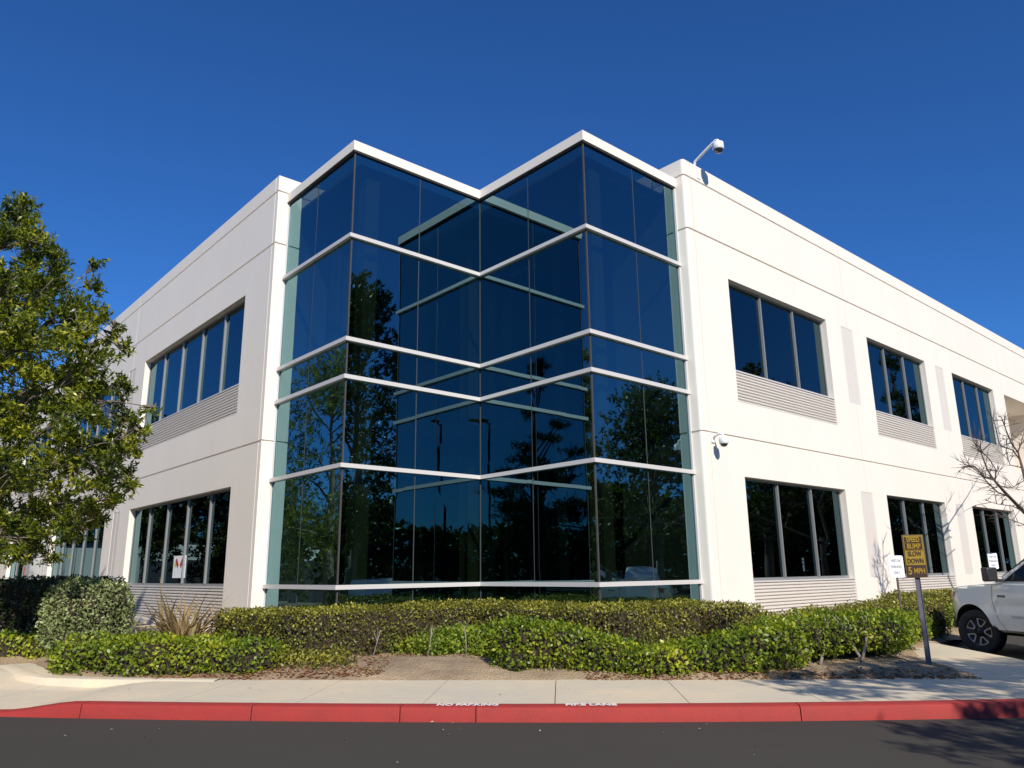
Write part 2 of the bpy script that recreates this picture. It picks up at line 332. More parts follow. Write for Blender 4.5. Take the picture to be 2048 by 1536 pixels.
# ------------------------------------------------------------------ the building
a0, b0, a1, b2, a3, b4, a5, b6 = 6.951, 16.226, 7.258, 13.127, 10.683, 9.715, 13.788, 9.405
zct, zcb, zr, wt, g1, g2, g3 = [q+1.6 for q in (8.969, 8.75, 0, 9.397, 8.994, 7.646, 2.903)]
Zm = [q+1.6 for q in (6.798, 4.567, 3.789, 2.030, -.240)]
LOWT, LOWB, UPT, UPB, ULB, DLB = 1.6+2.02, 1.6-.25, 1.6+6.765, 1.6+4.51, 1.6+3.75, 1.6-1.08
bld = thing('office_building', 'two storey white office building with a zigzag dark glass corner and long white wings', 'building', (a1, b2, 0))
def facade(name, u0, u1, z0, z1, openings, grooves, joints, panels, fn, parent=bld):
    """openings (ua,ub,za,zb,depth); a face grid whose cells sit at different depths, joined by reveals"""
    us = {u0, u1}; zs = {z0, z1}
    for (a, b, c, d, e) in openings+panels: us |= {a, b}; zs |= {c, d}
    for g in grooves: zs |= {g-.0225, g+.0225}
    for j in joints: us |= {j-.009, j+.009}
    us = sorted(x for x in us if u0 <= x <= u1); zs = sorted(x for x in zs if z0 <= x <= z1)
    nu, nzz = len(us)-1, len(zs)-1; D = [[0.0]*nzz for _ in range(nu)]; H = [[False]*nzz for _ in range(nu)]; P = [[0]*nzz for _ in range(nu)]
    for i in range(nu):
        uc = (us[i]+us[i+1])/2
        for k in range(nzz):
            zc = (zs[k]+zs[k+1])/2; d = 0
            if any(abs(uc-j) < .009 for j in joints): d = .012
            if any(abs(zc-g) < .0225 for g in grooves): d = .03
            for (a, b, c, e, dd) in panels:
                if a < uc < b and c < zc < e: d = max(d, dd) if d < .02 else d; P[i][k] = 1
            for (a, b, c, e, dd) in openings:
                if a < uc < b and c < zc < e: d = dd; H[i][k] = True
            D[i][k] = d
    mb = MB()
    for i in range(nu):
        for k in range(nzz):
            d = D[i][k]; mb.cm = P[i][k]
            if not H[i][k]: mb.quad(fn(us[i], zs[k], d), fn(us[i+1], zs[k], d), fn(us[i+1], zs[k+1], d), fn(us[i], zs[k+1], d))
            mb.cm = 0
            if i+1 < nu and D[i+1][k] != d: e = D[i+1][k]; mb.quad(fn(us[i+1], zs[k], d), fn(us[i+1], zs[k], e), fn(us[i+1], zs[k+1], e), fn(us[i+1], zs[k+1], d))
            if k+1 < nzz and D[i][k+1] != d: e = D[i][k+1]; mb.quad(fn(us[i], zs[k+1], d), fn(us[i+1], zs[k+1], d), fn(us[i+1], zs[k+1], e), fn(us[i], zs[k+1], e))
    mb.quad(fn(u0, z1, 0), fn(u1, z1, 0), fn(u1, z1, .26), fn(u0, z1, .26)); mb.quad(fn(u0, z1, .26), fn(u1, z1, .26), fn(u1, z1-.9, .26), fn(u0, z1-.9, .26))
    return mb.build(name, [M_wall, M_pan], parent)
Rf = lambda u, z, d: (a5+u, b6+d, z)
Lf = lambda u, z, d: (a0+d, b0+u, z)
RD = .17
winR = [(1.52, 6.34, 3), (8.87, 13.22, 3), (15.65, 19.95, 3)]
opR = []
for a, b, n in winR: opR += [(a, b, ULB, UPT, RD), (a, b, DLB, LOWT, RD)]
opR += [(21.25, 27.0, 5.3, UPT, 2.2), (22.4, 26.7, DLB, LOWT, RD), (28.2, 33, ULB, UPT, RD), (28.2, 33, DLB, LOWT, RD)]
winsR = [(a, b, n, 1) for a, b, n in winR]+[(a, b, n, 0) for a, b, n in winR]+[(22.4, 26.7, 3, 0), (28.2, 33, 3, 1), (28.2, 33, 3, 0)]
panR = []
for c in (7.59, 14.48): panR += [(c-.36, c+.36, UPB, UPT, .008), (c-.36, c+.36, LOWB, LOWT, .008)]
facade('wall', .08, 60, .1, wt, opR, [g1, g2, g3], [.27, 7.63, 14.47, 21.05, 27.6], panR, Rf)
winL = [(1.55, 9.5, 5), (12.2, 20.1, 5), (22.6, 29.3, 4), (32, 39, 4)]
opL = []
for a, b, n in winL: opL += [(a, b, ULB, UPT, RD), (a, b, DLB, LOWT, RD)]
facade('wall', .0, 60, .1, wt, opL, [g1, g2, g3], [.16, 10.85, 21.4, 30.6], [(10.5, 11.25, LOWB, LOWT, .008), (10.5, 11.25, UPB, UPT, .008)], Lf)
def sweep(name, plan, grooves, z0, z1, inward, parent=bld, mt=M_wall):
    """vertical strip following a plan polyline, grooves cut back by 3 cm; inward(i)->offset vector"""
    zs = [(z0, 0)]
    for g in sorted(grooves): zs += [(g-.0225, 0), (g-.0225, .03), (g+.0225, .03), (g+.0225, 0)]
    zs.append((z1, 0)); k = len(zs); v = []
    for i, p in enumerate(plan):
        for z, d in zs: q = Vector((p[0], p[1], z))+Vector(inward[i])*d; v.append(q)
    mb = MB(); mb.add(v, [(i*k+j, (i+1)*k+j, (i+1)*k+j+1, i*k+j+1) for i in range(len(plan)-1) for j in range(k-1)])
    return mb
r_ = .08
plan = [(a5, b4+2.0), (a5, b6+r_)]; inw = [(1, 0, 0), (1, 0, 0)]
for k in range(1, 7):
    an = math.pi+math.pi/2*k/6; plan.append((a5+r_+r_*math.cos(an), b6+r_+r_*math.sin(an))); inw.append((-math.cos(an), -math.sin(an), 0))
mb = sweep('x', plan, [g1, g2, g3], .1, wt, inw)
mb.prism([(a5+.002, b4+2), (a5+.26, b4+2), (a5+.26, b6+.262), (a5+.085, b6+.262), (a5+.085, b6+.001), (a5+.03, b6+.03), (a5+.002, b6+.085)], wt-.001, wt+.0)
o = mb.build('corner_pier', M_wall, bld); autosm(o, 40)
plan = [(a0, b0+.0), (a0, b0), (a0+2.0, b0)]
mb = sweep('x', [(a0, b0), (a0+2, b0)], [g1, g2, g3], .1, wt, [(0, 1, 0), (0, 1, 0)])
mb.quad((a0, b0, wt), (a0+2, b0, wt), (a0+2, b0+.26, wt), (a0, b0+.26, wt))
mb.build('corner_pier', M_wall, bld)
# windows
def window(fn, ua, ub, n, zb, zt, zl, flip):
    root = None; mb = MB()
    def bx(u0, u1, z0, z1, d0, d1):
        p = [Vector(fn(u, z, d)) for d in (d0, d1) for z in (z0, z1) for u in (u0, u1)]
        lo = [min(q[i] for q in p) for i in range(3)]; hi = [max(q[i] for q in p) for i in range(3)]; mb.box(lo, hi)
    fr = .05
    bx(ua, ub, zb-.0, zb+.06, RD-.02, RD+.05); bx(ua, ub, zt-fr, zt-.001, RD-.012, RD+.05)
    bx(ua+.001, ua+fr, zb+.06, zt-fr, RD-.012, RD+.05); bx(ub-fr, ub-.001, zb+.06, zt-fr, RD-.012, RD+.05)
    frame = mb.build('window', M_frame, bld)
    for i in range(1, n):
        u = ua+(ub-ua)*i/n; mb = MB()
        p = [Vector(fn(q, z, d)) for d in (RD-.045, RD+.03) for z in (zb+.061, zt-fr-.001) for q in (u-.026, u+.026)]
        mb.box([min(q[i] for q in p) for i in range(3)], [max(q[i] for q in p) for i in range(3)]); mb.build('mullion', M_frame, frame)
    mb = MB()
    for i in range(n):
        p0 = ua+(ub-ua)*i/n+.012; p1 = ua+(ub-ua)*(i+1)/n-.012; j = lambda: random.uniform(-.0018, .0018)
        mb.quad(fn(p0, zb+.03, RD+.012+j()), fn(p1, zb+.03, RD+.012+j()), fn(p1, zt-.03, RD+.012+j()), fn(p0, zt-.03, RD+.012+j()))
    mb.build('pane', M_wglass, frame)
    # sill and louvre bank
    mb = MB(); p = [Vector(fn(u, z, d)) for d in (.004, RD+.02) for z in (zb-.035, zb-.001) for u in (ua+.002, ub-.002)]
    mb.box([min(q[i] for q in p) for i in range(3)], [max(q[i] for q in p) for i in range(3)]); mb.build('sill', M_alu, frame)
    mb = MB(); nsl = max(6, int(round((zb-.036-zl)/.071))); h = (zb-.036-zl)/nsl
    prof = [(.05, 0), (.008, h*.18), (.008, h*.62), (.05, h*.80), (.05, h)]
    pts = []
    for k in range(nsl): pts += [(d, zl+k*h+q) for d, q in prof]
    v = []
    for u in (ua+.003, ub-.003): v += [fn(u, z, d) for d, z in pts]
    L_ = len(pts); mb.add(v, [(i, i+1, i+1+L_, i+L_) for i in range(L_-1)])
    mb.build('louvre', M_louv, frame)
    return frame
for a, b, n, upf in winsR: window(Rf, a, b, n, UPB if upf else LOWB, UPT if upf else LOWT, ULB if upf else DLB, 0)
for a, b, n in winL:
    window(Lf, a, b, n, UPB, UPT, ULB, 1); window(Lf, a, b, n, LOWB, LOWT, DLB, 1)
# loggia recess in the right wing
mb = MB(); x0, x1, y0, y1 = a5+21.25, a5+27, b6+2.2, 0
mb.quad((x0, y0, 5.3), (x1, y0, 5.3), (x1, y0, UPT), (x0, y0, UPT))
for xx in (x0-.002, x1+.002): mb.box((xx-.001, b6+.02, 5.3), (xx+.001, y0, UPT))
mb.build('loggia_wall', mat('loggia_render', (.60, .52, .40), .8, noise=(2, .3, (.5, .43, .33))), bld)
# curtain wall
def off(d): return [(a1-d, b0), (a1-d, b2-d), (a3-d, b2-d), (a3-d, b4-d), (a5, b4-d)]
def band(d0, d1, z0, z1, name, mt, parent):
    A, B = off(d0), off(d1); mb = MB()
    for i in range(4):
        q = [A[i], A[i+1], B[i+1], B[i]]
        mb.quad(*[(x, y, z1) for x, y in q]); mb.quad(*[(x, y, z0) for x, y in q]); mb.quad((*B[i], z0), (*B[i+1], z0), (*B[i+1], z1), (*B[i], z1)); mb.quad((*A[i], z0), (*A[i+1], z0), (*A[i+1], z1), (*A[i], z1))
    return mb.build(name, mt, parent)
cw = band(-.10, .07, zcb, zct, 'curtain_wall', M_wall, bld)
cw['label'] = 'zigzag dark blue glass wall under a pale coping'
for z in Zm: band(.0, .075, z-.041, z+.041, 'mullion', M_alu, cw)
band(-.05, .05, zcb-.03, zcb-.001, 'head_trim', M_joint, cw)
rows = [.2]+[z for z in Zm[::-1]]+[zcb]
FACES = [((a1, b0), (a1, b2), [14.74]), ((a1, b2), (a3, b2), [8.94]), ((a3, b2), (a3, b4), [11.43]), ((a3, b4), (a5, b4), [12.26])]
for (p, q, js) in FACES:
    mb = MB(); ax = 0 if p[1] == q[1] else 1; cuts = [p[ax]]+js+[q[ax]]
    for c0, c1 in zip(cuts[:-1], cuts[1:]):
        for z0, z1 in zip(rows[:-1], rows[1:]):
            def pt(c, z):
                j = random.uniform(-.0035, .0035); return (c, p[1]+j, z) if ax == 0 else (p[0]+j, c, z)
            mb.quad(pt(c0, z0), pt(c1, z0), pt(c1, z1), pt(c0, z1))
    mb.build('glazing', M_glass, cw)
    for c in js:
        mb = MB()
        if ax == 0: mb.box((c-.009, p[1]-.004, .2), (c+.009, p[1]+.01, zcb-.03))
        else: mb.box((p[0]-.004, c-.009, .2), (p[0]+.01, c+.009, zcb-.03))
        mb.build('vertical_joint', M_vj, cw)
for (x, y) in ((a1, b2), (a3, b2), (a3, b4)):
    mb = MB(); mb.box((x-.014, y-.014, .2), (x+.016, y+.016, zcb-.03)); mb.build('vertical_joint', M_joint, cw)
mb = MB(); mb.box((a5-.035, b4-.045, .2), (a5-.001, b4+.03, zcb)); mb.build('vertical_joint', M_alu, cw)
mb = MB(); mb.box((a1-.03, b0-.03, .2), (a1+.03, b0-.001, zcb)); mb.build('vertical_joint', M_alu, cw)
# interior: floors, roof, columns, back walls
INN = [(a0+.3, 76), (a0+.3, b0+.3), (a1+.3, b0+.3), (a1+.3, b2+.3), (a3+.3, b2+.3), (a3+.3, b4+.3), (a5+.3, b4+.3), (a5+.3, b6+.3), (73, b6+.3), (73, 76)]
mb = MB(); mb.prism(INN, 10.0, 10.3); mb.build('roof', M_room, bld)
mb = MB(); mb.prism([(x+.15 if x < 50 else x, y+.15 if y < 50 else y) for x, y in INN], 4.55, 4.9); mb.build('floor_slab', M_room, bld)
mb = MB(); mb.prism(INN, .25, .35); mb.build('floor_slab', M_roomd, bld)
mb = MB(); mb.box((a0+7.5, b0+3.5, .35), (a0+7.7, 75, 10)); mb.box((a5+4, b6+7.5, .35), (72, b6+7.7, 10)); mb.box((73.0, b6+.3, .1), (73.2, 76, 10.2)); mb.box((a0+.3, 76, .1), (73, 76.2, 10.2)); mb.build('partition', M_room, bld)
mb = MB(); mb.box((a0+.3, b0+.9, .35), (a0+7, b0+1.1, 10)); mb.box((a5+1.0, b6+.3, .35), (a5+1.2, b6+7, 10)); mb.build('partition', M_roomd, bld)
for (x, y) in ((a1+.62, b2+.42), (a3+.62, b4+.42), (a1+.9, b0-1.0), (a3+.7, b2+1.3)):
    mb = MB(); mb.box((x-.16, y-.16, .35), (x+.16, y+.16, 10)); mb.build('column', M_colm, bld)
# hazard placard stuck inside the window line of the left wing
hp = thing('hazard_placard', 'white placard with small red, yellow and blue diamonds in the ground floor window', 'sign', (a0+RD-.01, b0+5.0, 1.5))
mb = MB(); mb.box((a0+RD-.004, b0+4.62, 1.55), (a0+RD+.004, b0+5.55, 2.12)); mb.build('board', M_signw, hp)
def diamond(y, z, r, mt):
    mb = MB(); x = a0+RD-.012; mb.add([(x, y-r, z), (x, y, z-r), (x, y+r, z), (x, y, z+r), (x+.004, y-r, z), (x+.004, y, z-r), (x+.004, y+r, z), (x+.004, y, z+r)], [(0, 1, 2, 3), (4, 5, 6, 7), (0, 1, 5, 4), (1, 2, 6, 5), (2, 3, 7, 6), (3, 0, 4, 7)]); mb.build('diamond', mt, hp)
for yc in (4.86, 5.3):
    diamond(b0+yc, 1.98, .085, M_redp)
    diamond(b0+yc+.09, 1.89, .085, M_ygn if yc > 5 else M_redp); diamond(b0+yc-.09, 1.89, .085, M_blue if yc < 5 else M_redp)
# electric cabinet and red notice by the far bay of the left wing
ec = thing('electric_cabinet', 'grey metal cabinet against the far end of the left wing', 'cabinet', (a0-.3, b0+22, .3))
mb = MB(); mb.box((a0-.45, b0+20.9, .3), (a0-.01, b0+22.3, 2.35)); soft(mb.build('cabinet_body', M_cabin, ec), .02)
mb = MB(); mb.box((a0-.47, b0+21.62, .45), (a0-.452, b0+22.22, 2.2)); mb.box((a0-.47, b0+20.98, .45), (a0-.452, b0+21.58, 2.2)); mb.build('door', M_cabin, ec)
mb = MB(); mb.box((a0-.48, b0+21.9, 1.7), (a0-.471, b0+22.15, 2.05)); mb.build('warning_plate', M_redp, ec)
fb = thing('alarm_box', 'small red fire alarm box high on the white wall at the right', 'alarm box', (a5+21.6, b6-.1, 3.1))
mb = MB(); mb.box((a5+21.4, b6-.12, 2.95), (a5+21.8, b6-.002, 3.3)); soft(mb.build('housing', M_redp, fb), .02)
mb = MB(); mb.lathe([(0, -.03), (.09, -.03), (.11, 0)], (a5+21.6, b6-.12, 3.12), 'Y', 16); mb.build('bell', M_redp, fb)

# ------------------------------------------------------------------ security cameras
def domecam(name, label, base, post, arm, r, parts_ball):
    t = thing(name, label, 'security camera', base)
    mb = MB(); mb.tube(arm, .035 if post else .028, 10); mb.build('arm', M_cam, t, True)
    e = Vector(arm[-1]); mb = MB()
    mb.lathe([(0, .02), (r*.55, .02), (r, -.02), (r*1.03, -.16*r/.13), (r*.9, -.19*r/.13)], e, 'Z', 20); mb.build('housing', M_cam, t, True)
    mb = MB(); zc = e.z-.17*r/.13
    mb.lathe([(r*.86*math.cos(q), -r*.86*math.sin(q)) for q in [i*math.pi/2/8 for i in range(9)]], (e.x, e.y, zc), 'Z', 20); mb.build('dome', M_dome, t, True)
    return t
x = a5+.60
dc = domecam('dome_camera', 'white dome camera on a curved arm above the parapet', (x, b6+.1, wt), True,
        [(x, b6+.12, wt-.25), (x, b6+.10, wt+.02), (x, b6+.06, wt+.16), (x, b6-.02, wt+.20), (x, b6-.30, wt+.34), (x, b6-.56, wt+.45), (x, b6-.60, wt+.43), (x, b6-.60, wt+.37)], .13, 0)
mb = MB(); mb.box((x-.07, b6-.012, wt-.32), (x+.07, b6-.001, wt-.02)); mb.build('bracket', M_cam, dc)
mb = MB(); cx = a5+.13
mb.tube([(cx, b6+.9, wt+.03), (cx-.06, b6+.8, wt+.10), (cx-.16, b6+.75, wt+.02), (cx-.22, b6+.72, wt-.2), (cx-.21, b6+.74, wt-.42)], .012, 6); mb.build('cable', M_grey, dc, True)
x = a5+.36
dc = domecam('wall_dome_camera', 'small white dome camera on the white wall below the lower groove', (x, b6, 4.4), False,
        [(x, b6-.02, 4.37), (x, b6-.10, 4.42), (x, b6-.20, 4.45), (x, b6-.27, 4.42), (x, b6-.28, 4.36)], .10, 0)
mb = MB(); mb.box((x-.06, b6-.03, 4.27), (x+.06, b6-.001, 4.47)); soft(mb.build('bracket', M_cam, dc), .01)

# ------------------------------------------------------------------ foliage tools
def leaves(name, P, Dn, N, Ln, Wd, mt, parent=None, fold=.25):
    """one small folded face per leaf"""
    n = len(P); Dn = Dn/np.linalg.norm(Dn, axis=1, keepdims=True); Sd = np.cross(Dn, N); Sd /= (np.linalg.norm(Sd, axis=1, keepdims=True)+1e-9)
    Nn = np.cross(Sd, Dn); Ln = np.broadcast_to(Ln, (n,))[:, None]; Wd = np.broadcast_to(Wd, (n,))[:, None]
    v = np.stack([P, P+Dn*Ln*.45+Sd*Wd*.5+Nn*Wd*fold, P+Dn*Ln, P+Dn*Ln*.45-Sd*Wd*.5+Nn*Wd*fold], 1).reshape(-1, 3)
    return link(name, npmesh(name, v, np.arange(4*n).reshape(-1, 4)), mt, parent)
def rnd(n): v = RNG.normal(size=(n, 3)); return v/np.linalg.norm(v, axis=1, keepdims=True)
def hedge_sdf(Q, poly, wds, tops, z0, lump, r=.18):
    X, Y, Z = Q[:, 0], Q[:, 1], Q[:, 2]; D = np.full(len(Q), 1e9); TP = np.zeros(len(Q)); WD = np.zeros(len(Q))
    for i in range(len(poly)-1):
        a, b = np.array(poly[i]), np.array(poly[i+1]); ab = b-a; h = np.clip(((X-a[0])*ab[0]+(Y-a[1])*ab[1])/(ab@ab), 0, 1)
        d = np.hypot(X-a[0]-h*ab[0], Y-a[1]-h*ab[1]); wd = wds[i]*(1-h)+wds[i+1]*h; c = (d-wd) < D
        D = np.where(c, d-wd, D); TP = np.where(c, tops[i]*(1-h)+tops[i+1]*h, TP)
    zc = (TP+z0)/2; hh = (TP-z0)/2; qx = D+r; qz = np.abs(Z-zc)-hh+r
    s = np.hypot(np.maximum(qx, 0), np.maximum(qz, 0))+np.minimum(np.maximum(qx, qz), 0)-r
    return s+lump*(nz(X*3.1+Z, Y*3.1, 1, 2)+.6*nz(X*8+Z*6, Y*8-Z*5, 1, 4))
def hedge(name, label, poly_st, wd, tops, z0, mt, dens=1500, ls=.045, lump=.05, core=True, core_in=.10, shell=.16, cat='hedge', group=None, matlow=None, upz=.3, r=.18, thin=None, asp=.6):
    poly = [W(*p)[:2] for p in poly_st]; wds = wd if isinstance(wd, list) else [wd]*len(poly); tops = tops if isinstance(tops, list) else [tops]*len(poly)
    P = np.array(poly); mw = max(wds)+.2; lo = np.array([*(P.min(0)-mw), z0-.02]); hi = np.array([*(P.max(0)+mw), max(tops)+.15])
    L = sum(math.dist(p, q) for p, q in zip(poly[:-1], poly[1:])); area = (L+2*max(wds))*(2*max(wds)+2*(max(tops)-z0)); want = int(area*dens)
    root = thing(name, label, cat, (poly[0][0], poly[0][1], z0), group)
    acc = []; cnt = 0; s_ = lambda q: hedge_sdf(q, poly, wds, tops, z0, lump, r)
    for _ in range(60):
        Q = RNG.uniform(lo, hi, (200000, 3)); s = s_(Q); k = (s < .02) & (s > -shell)
        Q = Q[k]; acc.append(Q); cnt += len(Q)
        if cnt > want: break
    Q = np.concatenate(acc)[:want]; h = .02
    G = np.stack([s_(Q+np.eye(3)[i]*h)-s_(Q-np.eye(3)[i]*h) for i in range(3)], 1); G /= (np.linalg.norm(G, axis=1, keepdims=True)+1e-9)
    if thin is not None:
        k = RNG.random(len(Q)) < thin(Q); Q, G = Q[k], G[k]
    n = len(Q); Nn = G*.7+rnd(n)*.75+np.array([0, 0, upz]); Dd = np.cross(Nn, rnd(n))+G*.35+np.array([0, 0, .25])
    Ls = ls*RNG.uniform(.5, 1.5, n)
    if matlow is not None:
        zt = np.array(tops).max(); lowm = (Q[:, 2] < z0+(zt-z0)*(.62+.22*nz(Q[:, 0]*2.3, Q[:, 1]*2.3, 1, 6))) 
        if lowm.sum() > 10: leaves('lower_foliage', Q[lowm], Dd[lowm], Nn[lowm], Ls[lowm], Ls[lowm]*asp, matlow, root)
        Q, Dd, Nn, Ls = Q[~lowm], Dd[~lowm], Nn[~lowm], Ls[~lowm]
    leaves('foliage', Q, Dd, Nn, Ls, Ls*asp, mt, root)
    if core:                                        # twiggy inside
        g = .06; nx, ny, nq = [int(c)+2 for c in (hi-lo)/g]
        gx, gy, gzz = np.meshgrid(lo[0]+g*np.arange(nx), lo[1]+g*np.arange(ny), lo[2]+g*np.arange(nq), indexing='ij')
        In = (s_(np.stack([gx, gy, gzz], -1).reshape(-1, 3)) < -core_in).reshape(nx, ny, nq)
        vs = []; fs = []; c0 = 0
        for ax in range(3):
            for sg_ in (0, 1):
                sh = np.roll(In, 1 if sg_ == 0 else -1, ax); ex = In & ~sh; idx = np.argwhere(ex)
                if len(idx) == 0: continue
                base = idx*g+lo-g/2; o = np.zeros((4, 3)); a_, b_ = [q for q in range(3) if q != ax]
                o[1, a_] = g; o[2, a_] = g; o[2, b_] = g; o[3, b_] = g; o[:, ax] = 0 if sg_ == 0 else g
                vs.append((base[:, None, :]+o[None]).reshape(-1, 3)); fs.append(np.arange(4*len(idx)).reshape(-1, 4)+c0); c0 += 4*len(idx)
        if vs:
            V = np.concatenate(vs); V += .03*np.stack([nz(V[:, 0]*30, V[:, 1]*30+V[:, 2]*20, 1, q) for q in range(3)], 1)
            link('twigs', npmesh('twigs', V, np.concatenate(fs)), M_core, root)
    return root
def stems(root, pts, mt, seed=0, rad=.012, h=.5, name='stem'):
    rr = random.Random(seed)
    for (p, q, fork) in pts:
        mb = MB(); p, q = Vector(p), Vector(q); mid = (p+q)/2+Vector((rr.uniform(-.03, .03), rr.uniform(-.03, .03), 0))
        mb.tube([p, mid, q], [rad*1.3, rad, rad*.8], 7)
        for k in range(fork):
            d = Vector((rr.uniform(-1, 1), rr.uniform(-1, 1), rr.uniform(.6, 1.4))).normalized()*h*rr.uniform(.3, .6)
            st_ = mid.lerp(q, rr.uniform(0, 1)); mb.tube([st_, st_+d*.5+Vector((0, 0, .02)), st_+d], [rad*.7, rad*.5, rad*.25], 5)
        mb.build(name, mt, root, True)

# ------------------------------------------------------------------ hedges and shrubs
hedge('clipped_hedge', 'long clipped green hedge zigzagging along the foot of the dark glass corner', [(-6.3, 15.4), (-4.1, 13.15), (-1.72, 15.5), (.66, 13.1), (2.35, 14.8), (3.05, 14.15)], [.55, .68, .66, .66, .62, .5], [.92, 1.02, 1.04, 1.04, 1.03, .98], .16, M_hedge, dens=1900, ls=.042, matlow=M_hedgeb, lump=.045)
o = hedge('low_hedge', 'low leafy green hedge at the pavement beside the round variegated shrub', [(-7.65, 12.5), (-6.2, 12.25), (-4.75, 12.0)], [.5, .62, .5], [.60, .66, .58], .12, M_cover, dens=1500, ls=.055, lump=.12)
o = hedge('low_hedge', 'long bright green hedge bulging along the pavement right of the bare soil', [(-.45, 12.15), (.3, 12.1), (1.2, 11.75), (2.2, 11.75), (2.95, 11.9)], [.62, .6, .5, .5, .5], [.86, .74, .50, .62, .80], .12, M_cover, dens=1600, ls=.055, lump=.09)
o = hedge('low_hedge', 'green hedge on pale leaning trunks next to the yellow sign', [(3.6, 12.55), (4.6, 12.95), (5.3, 13.9), (6.1, 14.9)], [.62, .72, .6, .5], [.84, .88, .84, .8], .36, M_cover, dens=1500, ls=.05, lump=.08)
def gp(s, t, dz=0): return W(s, t, gz(s, t)+dz)
stems(o, [(gp(3.2, 11.7), gp(3.75, 12.15, .36), 3), (gp(3.72, 12.0), gp(4.0, 12.3, .6), 1), (gp(3.6, 12.1), gp(3.5, 12.4, .5), 2), (gp(4.35, 12.1), gp(4.6, 12.45, .55), 2), (gp(4.38, 12.15), gp(4.25, 12.5, .5), 2), (gp(5.1, 12.7), gp(5.3, 13.1, .5), 3)], M_pale, 3, .02)
hedge('clipped_hedge', 'straight clipped yellow green hedge along the white wall behind the signs', [(W(0, 0)[0]+(12.0-7.15)/2**.5, (12.0+7.15)/2**.5), ((18.1-7.2)/2**.5, (18.1+7.2)/2**.5)], .62, [.82, .93], .14, M_hedge, dens=1500, ls=.042, matlow=M_hedgeb, lump=.05)
hedge('clipped_hedge', 'clipped green hedge along the white wall behind the white truck', [((18.9-7.9)/2**.5, (18.9+7.9)/2**.5), ((30-7.9)/2**.5, (30+7.9)/2**.5)], .5, .98, .14, M_hedge, dens=1000, ls=.05, lump=.05)
hedge('low_hedge', 'low bright green hedge between the car park kerb and the clipped hedge', [((17.3-6.95)/2**.5, (17.3+6.95)/2**.5), ((19.2-7.45)/2**.5, (19.2+7.45)/2**.5), ((30-7.4)/2**.5, (30+7.4)/2**.5)], .34, .68, .12, M_cover, dens=1200, ls=.055, lump=.08)
o = hedge('yellow_shrub', 'sparse yellow green shrub in front of the clipped hedge behind the bare soil', [(-2.75, 13.7), (-2.0, 13.45), (-1.0, 13.2)], [.30, .42, .45], [.52, .64, .76], .2, M_yell, dens=1500, ls=.055, lump=.12, core=False, shell=.5, cat='shrub')
o = thing('bare_saplings', 'thin bare pale stems standing in the bare soil', 'saplings', W(-2, 13, .2))
stems(o, [(gp(-3.1, 13.0), gp(-3.0, 13.05, .42), 2), (gp(-2.15, 12.7), gp(-2.1, 12.8, .48), 2), (gp(-1.55, 12.8), gp(-1.6, 12.9, .45), 2), (gp(-1.0, 12.3), gp(-.98, 12.45, .5), 2)], M_pale, 5, .007)
hedge('dry_shrub', 'small half bare shrub with reddish leaves at the soil edge', [(-4.35, 12.15), (-3.55, 11.95)], .36, .46, .12, M_hedge, dens=1300, ls=.045, matlow=M_hedgeb, lump=.1, core=False, shell=.4, cat='shrub')
o = hedge('variegated_shrub', 'rounded pale variegated shrub in front of the dark hedge at the left', [(-8.95, 14.0), (-8.25, 13.75)], .52, 1.5, .15, M_varieg, dens=1500, ls=.06, lump=.10, r=.4, cat='shrub', asp=.5)
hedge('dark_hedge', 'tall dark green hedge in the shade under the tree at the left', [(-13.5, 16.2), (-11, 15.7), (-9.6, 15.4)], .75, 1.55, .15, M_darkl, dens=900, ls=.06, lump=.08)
hedge('low_hedge', 'small bright green hedge at the far left of the pavement', [(-12.5, 14.6), (-10.2, 14.05), (-9.5, 14.1)], .5, .56, .12, M_cover, dens=1300, ls=.055, lump=.1)
hedge('young_shrub', 'sparse upright seedling leaves above the low hedge before the left wing', [(-7.25, 13.2), (-6.95, 13.15)], .12, .82, .4, M_varieg, dens=120, ls=.1, lump=.1, core=False, shell=.3, cat='shrub', asp=.25)
# sprawling strap leaved flax
fx = thing('flax_plant', 'spiky bronze flax with long strap leaves before the left window', 'plant', W(-7.15, 14.6, .25))
def blade(mb, base, az, lean, L_, wd, droop):
    d = Vector((math.cos(az), math.sin(az), 0)); s = Vector((-d.y, d.x, 0)); n = 7; pts = []
    for i in range(n+1):
        q = i/n; r = L_*q; a = lean+droop*q*q; pts.append(base+d*(math.sin(a)*r)+Vector((0, 0, math.cos(a)*r)))
    v = []
    for i, p in enumerate(pts):
        q = i/n; ww = wd*(1-.15*q) if q < .6 else wd*(1-.09-(q-.6)/.4*.9); ww = max(ww, .004)
        v += [p-s*ww/2, p+Vector((0, 0, -ww*.22)), p+s*ww/2]
    mb.add(v, [(3*i, 3*i+1, 3*i+4, 3*i+3) for i in range(n)]+[(3*i+1, 3*i+2, 3*i+5, 3*i+4) for i in range(n)])
for k in range(12):
    mb = MB(); cl = W(-7.15, 14.6, .25)+Vector((random.gauss(0, .16), random.gauss(0, .16), 0))
    for i in range(9):
        blade(mb, cl+Vector((random.gauss(0, .03), random.gauss(0, .03), 0)), random.uniform(0, 6.28), random.uniform(.2, 1.3), random.uniform(.8, 1.45), random.uniform(.045, .07), random.uniform(0, .4))
    mb.build('leaf_fan', M_flax, fx)
mb = MB()
for i in range(70): blade(mb, W(-7.0, 14.4, .22)+Vector((random.gauss(0, .25), random.gauss(0, .25), 0)), random.uniform(0, 6.28), random.uniform(1.2, 1.5), random.uniform(.4, .9), .035, .1)
mb.build('dry_leaves', M_litter, fx)
